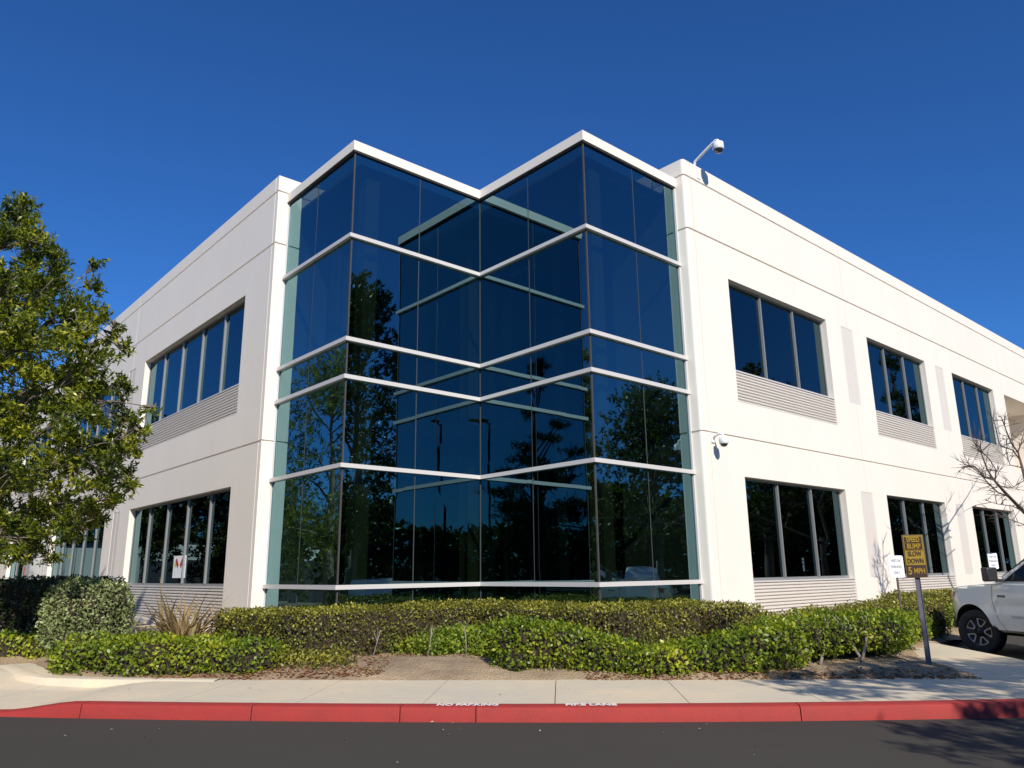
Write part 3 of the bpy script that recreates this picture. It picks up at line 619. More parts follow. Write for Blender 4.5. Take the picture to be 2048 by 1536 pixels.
# litter
def litter(name, n, fn, size, mt):
    P = []
    while len(P) < n:
        s, t = fn(); z = bedz(np.array([[s]]), np.array([[t]]))[0, 0]; P.append(W(s, t, max(z, ztop(s, t))+.008))
    P = np.array(P); Nn = rnd(n)*.35+np.array([0, 0, 1]); Ls = size*RNG.uniform(.5, 1.3, n)
    o = leaves(name, P, np.cross(Nn, rnd(n)), Nn, Ls, Ls*.6, mt); return o
o = litter('fallen_leaves', 3800, lambda: ((random.uniform(-6.5, -2.6), abs(random.gauss(0, .45))+11.3) if random.random() < .5 else ((random.uniform(.3, 5.5), abs(random.gauss(0, .25))+11.1) if random.random() < .7 else (random.uniform(-4, -.5), random.uniform(12.3, 14)))), .06, M_litter)
tag(o, 'brown and reddish dry leaves lying on the bed soil along the pavement', 'leaf litter', kind='stuff')
P = np.array([W(random.uniform(-6, 8), tf(0)-abs(random.gauss(0, 1.2))-.02 if random.random() < .6 else random.uniform(9.3, 11), .012) for _ in range(60)])
P[:, 2] = [(.012 if (p[0]+p[1])/2**.5 < 9.05 else .17) for p in P]
Nn = rnd(60)*.3+np.array([0, 0, 1]); o = leaves('scattered_leaves', P, np.cross(Nn, rnd(60)), Nn, RNG.uniform(.02, .055, 60), RNG.uniform(.015, .03, 60), mat('pale_leaf', (.5, .42, .32), .8, noise=(10, .5, (.6, .55, .5))))
tag(o, 'few pale dry leaf scraps on the asphalt and pavement by the red kerb', 'leaf litter', kind='stuff')

# ------------------------------------------------------------------ trees
def tree(name, label, base, H, lobes, leafn, ls, mt, cat='tree', group=None, rosette=10, tr=.16, asp=.3, bark=M_bark, forks=True, flat=0.0, trunk_top=.8, sub=0, br=.38):
    global RNG
    RNG = np.random.default_rng(int(abs(base[0]*31+base[1]*17))+5)
    root = thing(name, label, cat, base, group); base = Vector(base); rr = random.Random(int(abs(base.x*13+base.y*7)))
    mb = MB(); top = base+Vector((rr.uniform(-.2, .2), rr.uniform(-.2, .2), H*trunk_top)); path = [base.lerp(top, q)+Vector((rr.uniform(-.08, .08), rr.uniform(-.08, .08), 0))*(1 if q else 0) for q in np.linspace(0, 1, 9)]
    mb.tube(path, [tr*(1.25-1.1*q) for q in np.linspace(0, 1, 9)], 10)
    for (x, y, z, r) in lobes:
        c = Vector((x, y, z)); q = min(max((z-base.z)/H-.12-.15*math.hypot(x-base.x, y-base.y)/H, .27), trunk_top-.02)/trunk_top; i = int(q*8); a = path[i].lerp(path[min(i+1, 8)], q*8-i)
        if r < .42 and sub:
            big = [l for l in lobes if l[3] > .45]; l = min(big, key=lambda l: (Vector(l[:3])-c).length); a = Vector(l[:3])
        mid = a.lerp(c, .5)+Vector((rr.uniform(-.15, .15), rr.uniform(-.15, .15), .12*r)); mb.tube([a, mid, c], [tr*br*(1.2-q)*(.6 if r < .42 else 1), tr*br*.5, tr*.05], 6)
        if forks:
            for k in range(5):
                d = Vector((rr.gauss(0, 1), rr.gauss(0, 1), rr.gauss(.2, 1))).normalized()*r*.85; mb.tube([mid.lerp(c, .6), c+d*.5, c+d], [tr*.12, tr*.07, tr*.03], 4)
    mb.build('trunk', bark, root, True)
    tot = sum(l[3]**2 for l in lobes); Ps = []; Ds = []; Ns = []
    for (x, y, z, r) in lobes:
        n = max(4, int(leafn*r*r/tot/rosette)); u = rnd(n); rad = r*RNG.uniform(.35, 1.08, n)**.6; u[:, 2] *= (1-flat)
        if sub:
            K = max(4, int(sub*r)); sc_c = rnd(K)*RNG.uniform(.45, 1.0, K)[:, None]*r; w_ = RNG.integers(0, K, n); C = np.array([x, y, z])+sc_c[w_]+u*(RNG.uniform(0, 1, n)**.5*min(.26, r*.5))[:, None]*np.array([1.15, 1.15, .7])
            u = C-np.array([x, y, z]); u /= np.linalg.norm(u, axis=1, keepdims=True)+1e-6
        else: C = np.array([x, y, z])+u*rad[:, None]*(1+.25*nz(u[:, 0]*5+x, u[:, 1]*5+z)[:, None])
        ax = u*.8+np.array([0, 0, .55])+rnd(n)*.45; ax /= np.linalg.norm(ax, axis=1, keepdims=True)
        Cr = np.repeat(C, rosette, 0); A = np.repeat(ax, rosette, 0); m_ = len(Cr)
        d = A*RNG.uniform(.1, 1.0, m_)[:, None]+rnd(m_)*.8; Ps.append(Cr-A*ls*RNG.uniform(0, 1.6, m_)[:, None]); Ds.append(d); Ns.append(np.cross(d, np.cross(A, d))+rnd(m_)*.35)
    P = np.concatenate(Ps); Dn = np.concatenate(Ds); Nn = np.concatenate(Ns); L_ = ls*RNG.uniform(.7, 1.25, len(P))
    leaves('crown', P, Dn, Nn, L_, L_*asp, mt, root)
    return root
# the tree at the left: crown lobes follow its uneven outline, with lobes in front and behind
TB = W(-10.75, 13.0)
PXL = [(40, 425, 42), (20, 470, 55), (75, 490, 45), (105, 540, 45), (15, 560, 75), (45, 395, 16), (75, 590, 55), (30, 1075, 58), (100, 1085, 38), (150, 1050, 42), (200, 1035, 26), (60, 1115, 20), (268, 860, 30), (250, 965, 30), (230, 1000, 20), (190, 530, 20), (183, 570, 26), (130, 625, 55), (160, 660, 50), (60, 670, 70), (0, 700, 70), (205, 640, 26), (165, 730, 60), (225, 672, 22), (240, 650, 18), (250, 700, 22), (80, 780, 85), (0, 830, 80), (190, 800, 62), (245, 770, 30), (260, 820, 38), (305, 815, 12), (290, 862, 16), (235, 885, 45), (140, 900, 80), (40, 930, 80), (205, 950, 48), (262, 945, 22), (275, 905, 18), (185, 1010, 35), (105, 1010, 62), (10, 1040, 55), (215, 1010, 14), (175, 1045, 20), (60, 1075, 32), (-80, 500, 80), (-110, 640, 110), (-140, 800, 120), (-90, 950, 110), (-230, 720, 110), (-250, 880, 110)]
lob = []; rr = random.Random(11)
for (px, py, pr) in PXL:
    for k in range(1 if pr < 40 else 2):
        dt = 0.0 if pr < 40 else (-.9 if k == 0 else .8)
        tt = 13.0+dt*rr.uniform(.5, 1.4)+rr.uniform(-.35, .35)
        d = fw*1.0+rt*((px-1024)/FPX)-up*((py-768)/FPX); t_ = tt*2**.5/(d.x+d.y); P_ = d*t_+Vector((0, 0, CAMZ)); lob.append((P_.x, P_.y, P_.z, pr/FPX*t_*(1.0 if k == 0 else .92)))
tree('leafy_tree', 'large leafy yellow green tree at the left in front of the white wing', TB, 8.6, lob, 105000, .10, M_tree, rosette=12, tr=.15, sub=19, br=.11, asp=.36)
def blob(base, H, r, n, seed, low=.25, kind='round'):
    q = random.Random(seed); L_ = []
    for i in range(n):
        h = low+(1-low)*q.random()
        if kind == 'round': rad = r*math.sin(min(1, max(.15, (h-low)/(1-low)*.95+.08))*math.pi)**.5; a = q.uniform(0, 6.28); rr_ = rad*q.uniform(.2, .85); lr = r*q.uniform(.28, .45)
        else: rad = r*(1-(h-low)/(1-low))*1.0+.12*r; a = q.uniform(0, 6.28); rr_ = rad*q.uniform(.3, .95); lr = max(.3, rad*.32)
        L_.append((base[0]+math.cos(a)*rr_, base[1]+math.sin(a)*rr_, base[2]+H*h-(lr*.6 if h > .9 else 0), lr))
    L_.append((base[0], base[1], base[2]+H-.3*r*.3, r*.22)); return L_
b = (.2, 26.5, .1); tree('leafy_tree', 'second leafy tree beyond the left edge, mirrored in the left face of the glass corner', b, 10, blob(b, 10, 3.4, 26, 1), 26000, .16, M_tree, rosette=10, tr=.2)
b = (0.2, 49, .1); tree('leafy_tree', 'nearer of two trees far along the left wing, mirrored in its windows', b, 10.5, blob(b, 10.5, 5.4, 40, 12, .38), 34000, .28, M_treed, tr=.2, asp=.45)
b = (-4.6, 46, .1); tree('leafy_tree', 'farther of two trees far along the left wing, mirrored in its windows', b, 10.5, blob(b, 10.5, 4.6, 44, 13, .08), 34000, .28, M_treed, tr=.2, asp=.45)
b = (26, -19, 0); tree('tall_tree', 'tallest tree across the car park, mirrored in the glass corner left of its middle', b, 22, blob(b, 22, 5.2, 34, 2, .2), 24000, .32, M_treed, tr=.35, asp=.45)
b = (46, -16.5, 0); tree('broad_tree', 'broad dark tree across the car park, mirrored in the right face of the glass corner', b, 15.6, blob(b, 15.6, 6.5, 34, 3, .14), 22000, .32, M_treed, tr=.4, asp=.45)
b = (43.5, -21, 0); tree('conifer', 'slim conifer across the car park, mirrored right of the front glass edge', b, 18.6, blob(b, 18.6, 2.1, 34, 4, .2, 'cone'), 14000, .3, M_treed, tr=.22, asp=.3)
b = (42.0, -5.5, 0); tree('round_tree', 'round tree across the car park, mirrored in the nearest upper window', b, 14, blob(b, 14, 3.6, 22, 5, .3), 14000, .28, M_treed, tr=.25, asp=.45)
b = (56, -2.5, 0); tree('conifer', 'tall conifer far along the car park, mirrored in the second upper window', b, 16.5, blob(b, 16.5, 4.2, 40, 6, .12, 'cone'), 18000, .3, M_treed, tr=.3, asp=.3)
b = (-19.8, -17.3, 0); tree('cedar', 'dark spreading cedar behind the photographer, mirrored in the middle of the glass corner', b, 18.5, blob(b, 18.5, 6.2, 46, 8, .15, 'cone'), 26000, .32, M_treed, tr=.4, asp=.25, flat=.75)
# far wood that closes the reflections
P = []; q = random.Random(21)
segs = [((24, -30), (70, -16), 9.5), ((70, -16), (120, 14), 11), ((-30, -34), (-12, -36), 6.5), ((-12, -36), (24, -30), 5.5), ((-60, -5), (-30, -34), 7.5), ((-25, 75), (-60, 40), 7), ((-60, 114), (8, 114), 10)]
for (a, b, h) in segs:
    L_ = math.dist(a, b); n = int(L_*h*26); u = RNG.random(n); z = RNG.random(n)**.8*h*(.8+.25*nz(u*L_*.35, u*0, 1, a[0])); x = a[0]+(b[0]-a[0])*u+RNG.normal(0, 1.2, n); y = a[1]+(b[1]-a[1])*u+RNG.normal(0, 1.2, n); P.append(np.stack([x, y, z], 1))
P = np.concatenate(P); n = len(P); o = leaves('far_wood', P, rnd(n), rnd(n), RNG.uniform(.6, 1.1, n), RNG.uniform(.4, .7, n), M_treed); tag(o, 'dark far-off band of trees round the car park, seen mirrored in the windows', 'wood', kind='stuff')

# bare tree at the right edge
def P2(px, py, y):   # point on the vertical plane Y=y seen at that pixel
    d = fw+rt*((px-1024)/FPX)-up*((py-768)/FPX); return d*(y/d.y)+Vector((0, 0, CAMZ))
bt = thing('bare_tree', 'bare winter tree with dark forking branches at the right edge over the white truck', 'tree', (25.6, 6.3, .1))
trk = MB(); trk.tube([(25.6, 6.3, .1), (25.5, 6.3, 1.2), (25.3, 6.35, 1.9), (25.2, 6.4, 2.6)], [.13, .11, .10, .09], 10)
main = [[(2100, 1075), (2048, 1024), (2010, 985), (1988, 960)], [(2100, 1060), (2056, 980), (2043, 930), (2036, 905)]]
subs = [(0, [(1988, 960), (1970, 955), (1950, 933), (1936, 932), (1922, 934)], .022), (0, [(1988, 960), (1975, 940), (1962, 905), (1948, 885), (1944, 875)], .024), (0, [(1990, 962), (1992, 940), (1980, 920), (1966, 905), (1952, 885), (1942, 868)], .016),
        (0, [(2015, 992), (1996, 985), (1980, 970), (1962, 950), (1945, 935), (1935, 925)], .018), (1, [(2040, 920), (2025, 900), (2005, 893), (1998, 886), (1990, 850), (1985, 835)], .02), (1, [(2036, 905), (2022, 885), (2012, 860), (2003, 835), (1996, 832)], .022),
        (1, [(2043, 935), (2020, 930), (2012, 905), (2014, 880), (2020, 865)], .016), (1, [(2036, 905), (2044, 880), (2052, 850)], .02), (0, [(2048, 1024), (2025, 1012), (1995, 1008), (1970, 1000)], .014), (1, [(2050, 960), (2025, 975), (2000, 972), (1985, 975)], .012), (0, [(2090, 1060), (2045, 1048), (2010, 1035), (1990, 1030)], .014)]
rr = random.Random(5); tw = MB()
for i, pl in enumerate(main):
    ys = 6.35+np.linspace(0, .5 if i else -.5, len(pl)); pts = [P2(a, b, y) for (a, b), y in zip(pl, ys)]; trk.tube([Vector((25.2, 6.4, 2.0))]+pts, [.07, .06, .048, .036, .024], 8)
for (mi, pl, rd) in subs:
    y0 = 6.35+(.5 if mi else -.5); sgn = rr.choice((-1, 1)); ys = y0+np.linspace(0, sgn*rr.uniform(.3, .9), len(pl)); pts = [P2(a, b, y) for (a, b), y in zip(pl, ys)]
    trk.tube(pts, list(np.linspace(rd, rd*.35, len(pts))), 6)
    for k in range(16):
        j = rr.randrange(len(pts)-1); a = pts[j].lerp(pts[j+1], rr.random()); d0 = (pts[j+1]-pts[j]).normalized()
        d = (d0*.7+Vector((rr.gauss(0, .6), rr.gauss(0, .6), rr.gauss(.15, .6)))).normalized()*rr.uniform(.2, .6); m1 = a+d*.5+Vector((0, 0, rr.uniform(-.03, .05)))
        tw.tube([a, m1, a+d], [.008, .006, .003], 4)
        for kk in range(2):
            d2 = (d.normalized()+Vector((rr.gauss(0, .7), rr.gauss(0, .7), rr.gauss(0, .6)))).normalized()*rr.uniform(.08, .25); tw.tube([m1, m1+d2], [.005, .002], 4)
trk.add(tw.v, tw.f); trk.build('trunk', M_darkbark, bt, True)
# off-frame tree whose shade falls over the right end of the pavement
b = (9.6, -6.8, 0); LB = [(X_, Y_, Z_, .75) for X_, Y_, Z_ in [(6.2, -2.6, 6.0), (7.2, -3.4, 6.3), (8.3, -2.4, 5.6), (8.2, -4.2, 6.6), (9.4, -3.4, 6.0), (7.0, -5.0, 6.9), (9.2, -5.4, 7.0), (10.4, -4.4, 6.2), (11.2, -5.6, 6.8), (10.2, -6.6, 7.4), (8.4, -6.6, 7.6), (11.8, -3.6, 5.2), (12.2, -6.8, 6.9), (9.9, -1.9, 4.6), (6.6, -4.2, 5.4), (12.6, -4.8, 6.0), (5.6, -5.6, 5.6), (6.6, -6.6, 6.2), (7.6, -5.6, 5.2), (8.0, -7.6, 6.6), (5.2, -4.0, 5.0), (6.9, -7.6, 5.6)]]
tree('shade_tree', 'tree beside the photographer, its dappled shade on the right end of the red kerb', b, 8.5, LB, 26000, .14, M_tree, tr=.16, asp=.35)

# ------------------------------------------------------------------ signs
def facing(loc, az): return Matrix.Translation(loc) @ Matrix.Rotation(az, 4, 'Z') @ Matrix.Rotation(math.pi/2, 4, 'X')  # local x right, y up, z towards viewer
sp = Vector((12.22, 4.78, gz(5.27, 12.01)-.02)); az = math.atan2(sp.y, sp.x)-math.pi/2+R(6)
sg_ = thing('speed_bump_sign', 'yellow and black speed sign on a dark post in the bed beside the pavement', 'sign', sp)
mb = MB(); Mx = Matrix.Translation(sp) @ Matrix.Rotation(az, 4, 'Z')
mb.box((-.035, -.018, -.1), (-.029, .018, 1.55), Mx); mb.box((.029, -.018, -.1), (.035, .018, 1.55), Mx); mb.box((-.035, .012, -.1), (.035, .018, 1.55), Mx); mb.box((-.029, -.006, -.1), (.029, .012, 1.55), Mx)
mb.build('post', M_post, sg_)
zc = 1.76; hw_, hh_ = .132, .30
mb = MB(); M3 = Matrix.Translation((sp.x, sp.y, 0)) @ Matrix.Rotation(az, 4, 'Z')
mb.box((-hw_-.012, -.042, zc-hh_-.01), (hw_+.012, -.020, zc+hh_+.01), M3); soft(mb.build('backing_board', M_board, sg_), .004)
def plate(z0, z1, mt, name, x0=-hw_+.005, x1=hw_-.005, y=-.048, th=.005):
    mb = MB(); mb.box((x0, y, z0), (x1, y+th, z1), M3); return mb.build(name, mt, sg_)
def sgt(body, size, z, mt, par, dy=-.052, bold=.003, sx=1.0, x=0):
    M_ = M3 @ Matrix.Translation((x, dy, z)) @ Matrix.Rotation(math.pi/2, 4, 'X'); return text(body, size, M_, mt, par, bold=bold, sx=sx)
p1 = plate(zc+.085, zc+hh_-.005, M_yel, 'panel')
i1 = plate(zc+.190, zc+hh_-.02, M_ink, 'text_block', -hw_+.016, hw_-.016, -.0525, .004); i2 = plate(zc+.094, zc+.184, M_ink, 'text_block', -hw_+.016, hw_-.016, -.0525, .004)
sgt('SPEED', .098, zc+.235, M_yel, p1, -.0565, .003, .66); sgt('BUMP', .098, zc+.139, M_yel, p1, -.0565, .003, .72)
p2 = plate(zc-.13, zc+.078, M_yel, 'panel'); sgt('SLOW', .098, zc+.028, M_ink, p2, -.0515, .0025, .66); sgt('DOWN', .098, zc-.075, M_ink, p2, -.0515, .0025, .66)
p3 = plate(zc-hh_+.005, zc-.137, M_ink, 'panel'); sgt('5', .15, zc-.218, M_yel, p3, -.0515, .004, .72, -.088); sgt('MPH', .105, zc-.218, M_yel, p3, -.0515, .003, .70, .036)
def parking_sign(loc, ztop_, wd, ht, label, lines):
    loc = Vector(loc); t = thing('parking_sign', label, 'sign', loc, 'visitor parking signs'); az = math.atan2(loc.y, loc.x)-math.pi/2+R(34); M3 = Matrix.Translation((loc.x, loc.y, 0)) @ Matrix.Rotation(az, 4, 'Z')
    mb = MB(); mb.box((-.02, 0, loc.z), (.02, .015, ztop_-.03), M3); mb.build('post', M_darkbark, t)
    mb = MB(); r = .035; pts = []
    for cx, cz, a0_ in ((wd/2-r, ht/2-r, 0), (-wd/2+r, ht/2-r, 90), (-wd/2+r, -ht/2+r, 180), (wd/2-r, -ht/2+r, 270)):
        for k in range(5): an = R(a0_+22.5*k); pts.append((cx+r*math.cos(an), cz+r*math.sin(an)))
    n = len(pts); v = [M3 @ Vector((x, -.012, ztop_-ht/2+z)) for x, z in pts]+[M3 @ Vector((x, -.002, ztop_-ht/2+z)) for x, z in pts]
    mb.add(v, [tuple(range(n)), tuple(range(n, 2*n))[::-1]]+[(i, (i+1) % n, (i+1) % n+n, i+n) for i in range(n)]); pl = mb.build('plate', M_signw, t)
    for k, s in enumerate(lines): text(s, ht*.17, M3 @ Matrix.Translation((0, -.014, ztop_-ht*(.24+.27*k))) @ Matrix.Rotation(math.pi/2, 4, 'X'), M_grey, pl, bold=.001, sx=.78)
parking_sign((16.2, 6.72, .1), 1.83, .33, .43, 'white parking sign on a thin post just left of the yellow sign', ['VISITOR', 'PARKING', 'ONLY'])
parking_sign((22.75, 6.98, .1), 1.93, .25, .40, 'white parking sign in front of the third ground floor window', ['VISITOR', 'PARKING', 'ONLY'])

# ------------------------------------------------------------------ vehicles
def shell(outline, hw, z_round, res=.05, arch=None, cross=10, crown=.03, keepbottom=False):
    """closed body from a side outline (x forward, z up); hw(x,z)=half width; arch = index ranges drawn with material 1"""
    O = np.array(outline); x0, z0 = O.min(0); x1, z1 = O.max(0)
    gx = np.arange(x0-res, x1+2*res, res); gz_ = np.arange(z0-res, z1+2*res, res)
    X, Z = np.meshgrid(gx, gz_, indexing='ij'); D = polydist(X, Z, outline)
    ins = D > res*.35; idx = -np.ones(X.shape, int); vx = []; vz = []
    for i, k in np.argwhere(ins): idx[i, k] = len(vx); vx.append(X[i, k]); vz.append(Z[i, k])
    F = []
    for i in range(len(gx)-1):
        for k in range(len(gz_)-1):
            q = (idx[i, k], idx[i+1, k], idx[i+1, k+1], idx[i, k+1])
            if min(q) >= 0: F.append(q)
    # boundary edges -> snapped outline ring
    from collections import Counter
    E_ = Counter(); dirE = {}
    for f in F:
        for a, b in zip(f, f[1:]+f[:1]): E_[frozenset((a, b))] += 1; dirE[frozenset((a, b))] = (a, b)
    bd = [dirE[e] for e, c in E_.items() if c == 1]; bv = sorted({v for e in bd for v in e}); mp = {}
    def near(px, pz):
        best = None
        for i in range(len(O)):
            a, b = O[i], O[(i+1) % len(O)]; ab = b-a; h = min(1, max(0, ((px-a[0])*ab[0]+(pz-a[1])*ab[1])/(ab@ab+1e-12))); q = a+ab*h; d = math.hypot(px-q[0], pz-q[1])
            if best is None or d < best[0]: best = (d, q, i)
        return best
    seg = {}
    for v in bv:
        d, q, i = near(vx[v], vz[v]); mp[v] = len(vx); seg[mp[v]] = i; vx.append(q[0]); vz.append(q[1])
    ring = []
    for a, b in bd: F.append((b, a, mp[a], mp[b])); ring.append((mp[a], mp[b]))
    vx = np.array(vx); vz = np.array(vz); De = np.maximum(polydist(vx, vz, outline), 0); r = z_round
    rd = np.where(De < r, r-np.sqrt(np.maximum(r*r-(r-De)**2, 0)), 0); H_ = np.array([hw(a, b) for a, b in zip(vx, vz)])
    isarch = np.array([1.0]*len(vx))
    if arch is not None:
        for j in range(len(vx)):
            isarch[j] = 1-arch(vx[j], vz[j])
    Hh = H_-rd*isarch
    mb = MB(); nV = len(vx)
    v = [(x, h, z) for x, h, z in zip(vx, Hh, vz)]+[(x, -h, z) for x, h, z in zip(vx, Hh, vz)]
    f = F+[tuple(i+nV for i in g[::-1]) for g in F]; mb.add(v, f)
    c = cross; 
    for a, b in ring:
        dark = arch is not None and arch(vx[a], vz[a]) > .5 and arch(vx[b], vz[b]) > .5
        mb.cm = 1 if dark else 0
        vv = []
        for q in (a, b):
            nx_, nz_ = 0, 1
            for k in range(c+1):
                y = Hh[q]*(1-2*k/c); up_ = crown*(1-(y/max(Hh[q], .01))**2) if (not dark and vz[q] > z0+.45) else 0
                vv.append((vx[q], y, vz[q]+up_*(1 if vz[q] > z0+.5 else 0)))
        mb.add(vv, [(k, k+1, c+1+k+1, c+1+k) for k in range(c)])
    mb.cm = 0; return mb
def wheel(parent, c, side, Rt=.41, wt_=.27, Mt=None):
    wl = MB(); pr = [(.25, -.11), (.30, -.13), (.37, -.132), (.40, -.11), (Rt, -.05), (Rt, .05), (.40, .11), (.37, .132), (.30, .13), (.25, .11)]
    wl.lathe(pr, c, 'Y', 40, Mt); wo = wl.build('wheel', M_rubber, parent, True)
    rim = MB(); y = side*.075; rim.lathe([(.0, y+side*.02), (.06, y+side*.02), (.075, y-side*.03), (.22, y-side*.02), (.255, y+side*.045), (.262, y+side*.05)], c, 'Y', 40, Mt); rim.build('rim', M_black, wo, True)
    sp_ = MB(); ys = c[1]+y+side*.018
    for k in range(5):
        an = math.pi/2+2*math.pi*k/5+.32
        def pt(r, a, dy=0): return Mt @ Vector((c[0]+r*math.cos(an+a), ys+side*dy, c[2]+r*math.sin(an+a)))
        ui = [(.10, -.26), (.245, -.40), (.258, -.20), (.258, .20), (.245, .40), (.10, .26)]; vi = [(.118, -.15), (.222, -.31), (.234, -.14), (.234, .14), (.222, .31), (.118, .15)]
        v = [pt(r, a, .004) for r, a in ui]+[pt(r, a, .004) for r, a in vi]; v += [pt(r, a, -.03) for r, a in ui]+[pt(r, a, -.03) for r, a in vi]
        f = [(i, i+1, i+7, i+6) for i in range(5)]+[(5, 0, 6, 11)]+[(i, i+1, i+13, i+12) for i in range(5)]+[(i+6, i+7, i+19, i+18) for i in range(5)]
        sp_.add(v, f)
    sp_.lathe([(.245, ys-c[1]-.004*side), (.262, ys-c[1]+.012*side), (.268, ys-c[1]-.01*side)], c, 'Y', 40, Mt)
    sp_.build('spokes', M_chrome, wo)
    hb = MB(); hb.lathe([(0, y+side*.035), (.035, y+side*.035), (.04, y+side*.01)], c, 'Y', 16, Mt); hb.build('hub_cap', M_black, wo, True)
def arc(cx, cz, r, a0_, a1_, n=14): return [(cx+r*math.cos(R(a0_+(a1_-a0_)*k/n)), cz+r*math.sin(R(a0_+(a1_-a0_)*k/n))) for k in range(n+1)]
def truck(loc, head):
    root = thing('pickup_truck', 'white pickup truck parked with its front wheel at the right edge', 'pickup truck', loc)
    Mt = Matrix.Translation(loc) @ Matrix.Rotation(head, 4, 'Z')           # local x = forward, origin on ground under the front axle
    RA = .50; WB = 3.70
    arF = arc(0, .42, RA, 180, 0)[::-1]; arR = arc(-WB, .42, RA, 180, 0)[::-1]
    out = [(.80, .62), (.84, .86), (.82, 1.05), (.74, 1.17), (.45, 1.235), (0, 1.275), (-.5, 1.325), (-.85, 1.33), (-3.05, 1.34), (-3.12, 1.36), (-4.83, 1.36), (-4.87, 1.30), (-4.87, .62), (-4.3, .55)]
    out += [(x, z) for x, z in arc(-WB, .42, RA, 18, 162)[::-1]] + [(-WB+.55, .46), (-.60, .44)]
    out += [(x, z) for x, z in arc(0, .42, RA, 20, 160)[::-1]] + [(.55, .55)]
    def isA(x, z): 
        return 1.0 if (abs(math.hypot(x, z-.42)-RA) < .03 and z > .5) or (abs(math.hypot(x+WB, z-.42)-RA) < .03 and z > .5) else 0.0
    def hw(x, z):
        h = .965-.02*max(0, (.75-z))-.06*max(0, z-1.0)**1.0*2
        h -= .26*max(0, (x-.25)/.6)**2 if x > .25 else 0
        for ax in (0, -WB): 
            d = math.hypot(x-ax, z-.42); h += .035*math.exp(-((d-RA)/.12)**2)
        h -= .022*math.exp(-((z-.93)/.14)**2)*(1 if -3 < x < -.6 else 0)
        return h
    def done(mb, name, mt, par=root, ang=35):
        mb.v = [tuple(Mt @ Vector(p)) for p in mb.v]; o = mb.build(name, mt, par); autosm(o, ang); return o
    body = done(shell(out, hw, .07, .045, isA, 10, .05), 'body', [M_car, M_black])
    # cab
    cabo = [(-.45, 1.28), (-.66, 1.40), (-1.42, 1.86), (-1.8, 1.925), (-2.3, 1.945), (-2.8, 1.92), (-3.0, 1.88), (-3.12, 1.33)]
    ch = lambda x, z: .90-.30*(z-1.3)
    cab = done(shell(cabo, ch, .06, .05, None, 8, .03), 'cab', M_car)
    def sidepoly(pts, y_off, name, mt, par):
        for sd in (1, -1):
            mb = MB(); v = [(x, sd*(ch(x, z)+y_off), z) for x, z in pts]; n = len(v); mb.add(v, [tuple(range(n))]); done(mb, name, mt, par)
    sidepoly([(-.80, 1.345), (-1.47, 1.80), (-1.62, 1.85), (-2.14, 1.865), (-2.14, 1.345)], .006, 'side_window', M_black, cab)
    sidepoly([(-2.22, 1.345), (-2.22, 1.865), (-2.78, 1.85), (-2.92, 1.80), (-3.0, 1.345)], .006, 'side_window', M_black, cab)
    sidepoly([(-.85, 1.36), (-1.48, 1.785), (-1.63, 1.835), (-2.125, 1.848), (-2.125, 1.36)], .009, 'glass', M_gtruck, cab)
    sidepoly([(-2.235, 1.36), (-2.235, 1.848), (-2.77, 1.833), (-2.9, 1.79), (-2.97, 1.36)], .009, 'glass', M_gtruck, cab)
    mb = MB(); mb.add([(-.66, .80, 1.42), (-.61, 0, 1.455), (-.66, -.80, 1.42), (-1.39, -.70, 1.865), (-1.34, 0, 1.90), (-1.39, .70, 1.865)], [(0, 1, 4, 5), (1, 2, 3, 4)]); done(mb, 'windscreen', M_gtruck, cab)
    # seams, sills, handles
    for sd in (1, -1):
        for pl in ([(-.56, 1.30), (-.55, 1.0), (-.64, .66), (-.82, .47)], [(-2.18, 1.32), (-2.18, .5)], [(-3.05, 1.34), (-3.05, .62), (-3.15, .5)], [(-.98, .475), (-3.15, .475)], [(.30, 1.235), (-.4, 1.285), (-.82, 1.30)]):
            mb = MB()
            for (x0_, z0_), (x1_, z1_) in zip(pl[:-1], pl[1:]):
                n = 6
                for k in range(n):
                    xa, za, xb, zb = x0_+(x1_-x0_)*k/n, z0_+(z1_-z0_)*k/n, x0_+(x1_-x0_)*(k+1)/n, z0_+(z1_-z0_)*(k+1)/n; dx, dz = xb-xa, zb-za; L_ = math.hypot(dx, dz); px, pz = -dz/L_*.004, dx/L_*.004
                    rdn = lambda z: max(0, .07-(1.36-z))*.4 if z > 1.27 else 0
                    mb.add([(xa-px, sd*(hw(xa, za)+.003), za-pz), (xb-px, sd*(hw(xb, zb)+.003), zb-pz), (xb+px, sd*(hw(xb, zb)+.003), zb+pz), (xa+px, sd*(hw(xa, za)+.003), za+pz)], [(0, 1, 2, 3)])
            done(mb, 'panel_seam', M_ink, body)
        for hx in (-2.02, -2.9):
            mb = MB(); mb.tube([(hx-.11, sd*(.955), 1.13), (hx-.07, sd*.985, 1.135), (hx+.07, sd*.985, 1.135), (hx+.11, sd*.955, 1.13)], .016, 8); done(mb, 'door_handle', M_car, body)
        # mirror
        mb = MB(); mb.box((-.82, sd*.88, 1.34), (-.72, sd*1.02, 1.39)); mb.box((-.84, sd*1.00, 1.35), (-.68, sd*1.22, 1.60)); o = done(mb, 'side_mirror', M_black, body); soft(o, .035, 3)
        # headlamp
        mb = MB(); v = []
        for (x, z) in [(.845, 1.10), (.60, 1.17), (.42, 1.16), (.50, 1.02), (.66, .95), (.85, .97)]: v.append((x+.01, sd*(hw(min(x, .84), z)-.03*(x > .8)+.006), z))
        v2 = [(x-.06, y-sd*.05, z) for x, y, z in v]; mb.add(v+v2, [tuple(range(6))]+[(i, (i+1) % 6, (i+1) % 6+6, i+6) for i in range(6)]); hl = done(mb, 'headlamp', M_lamp, body)
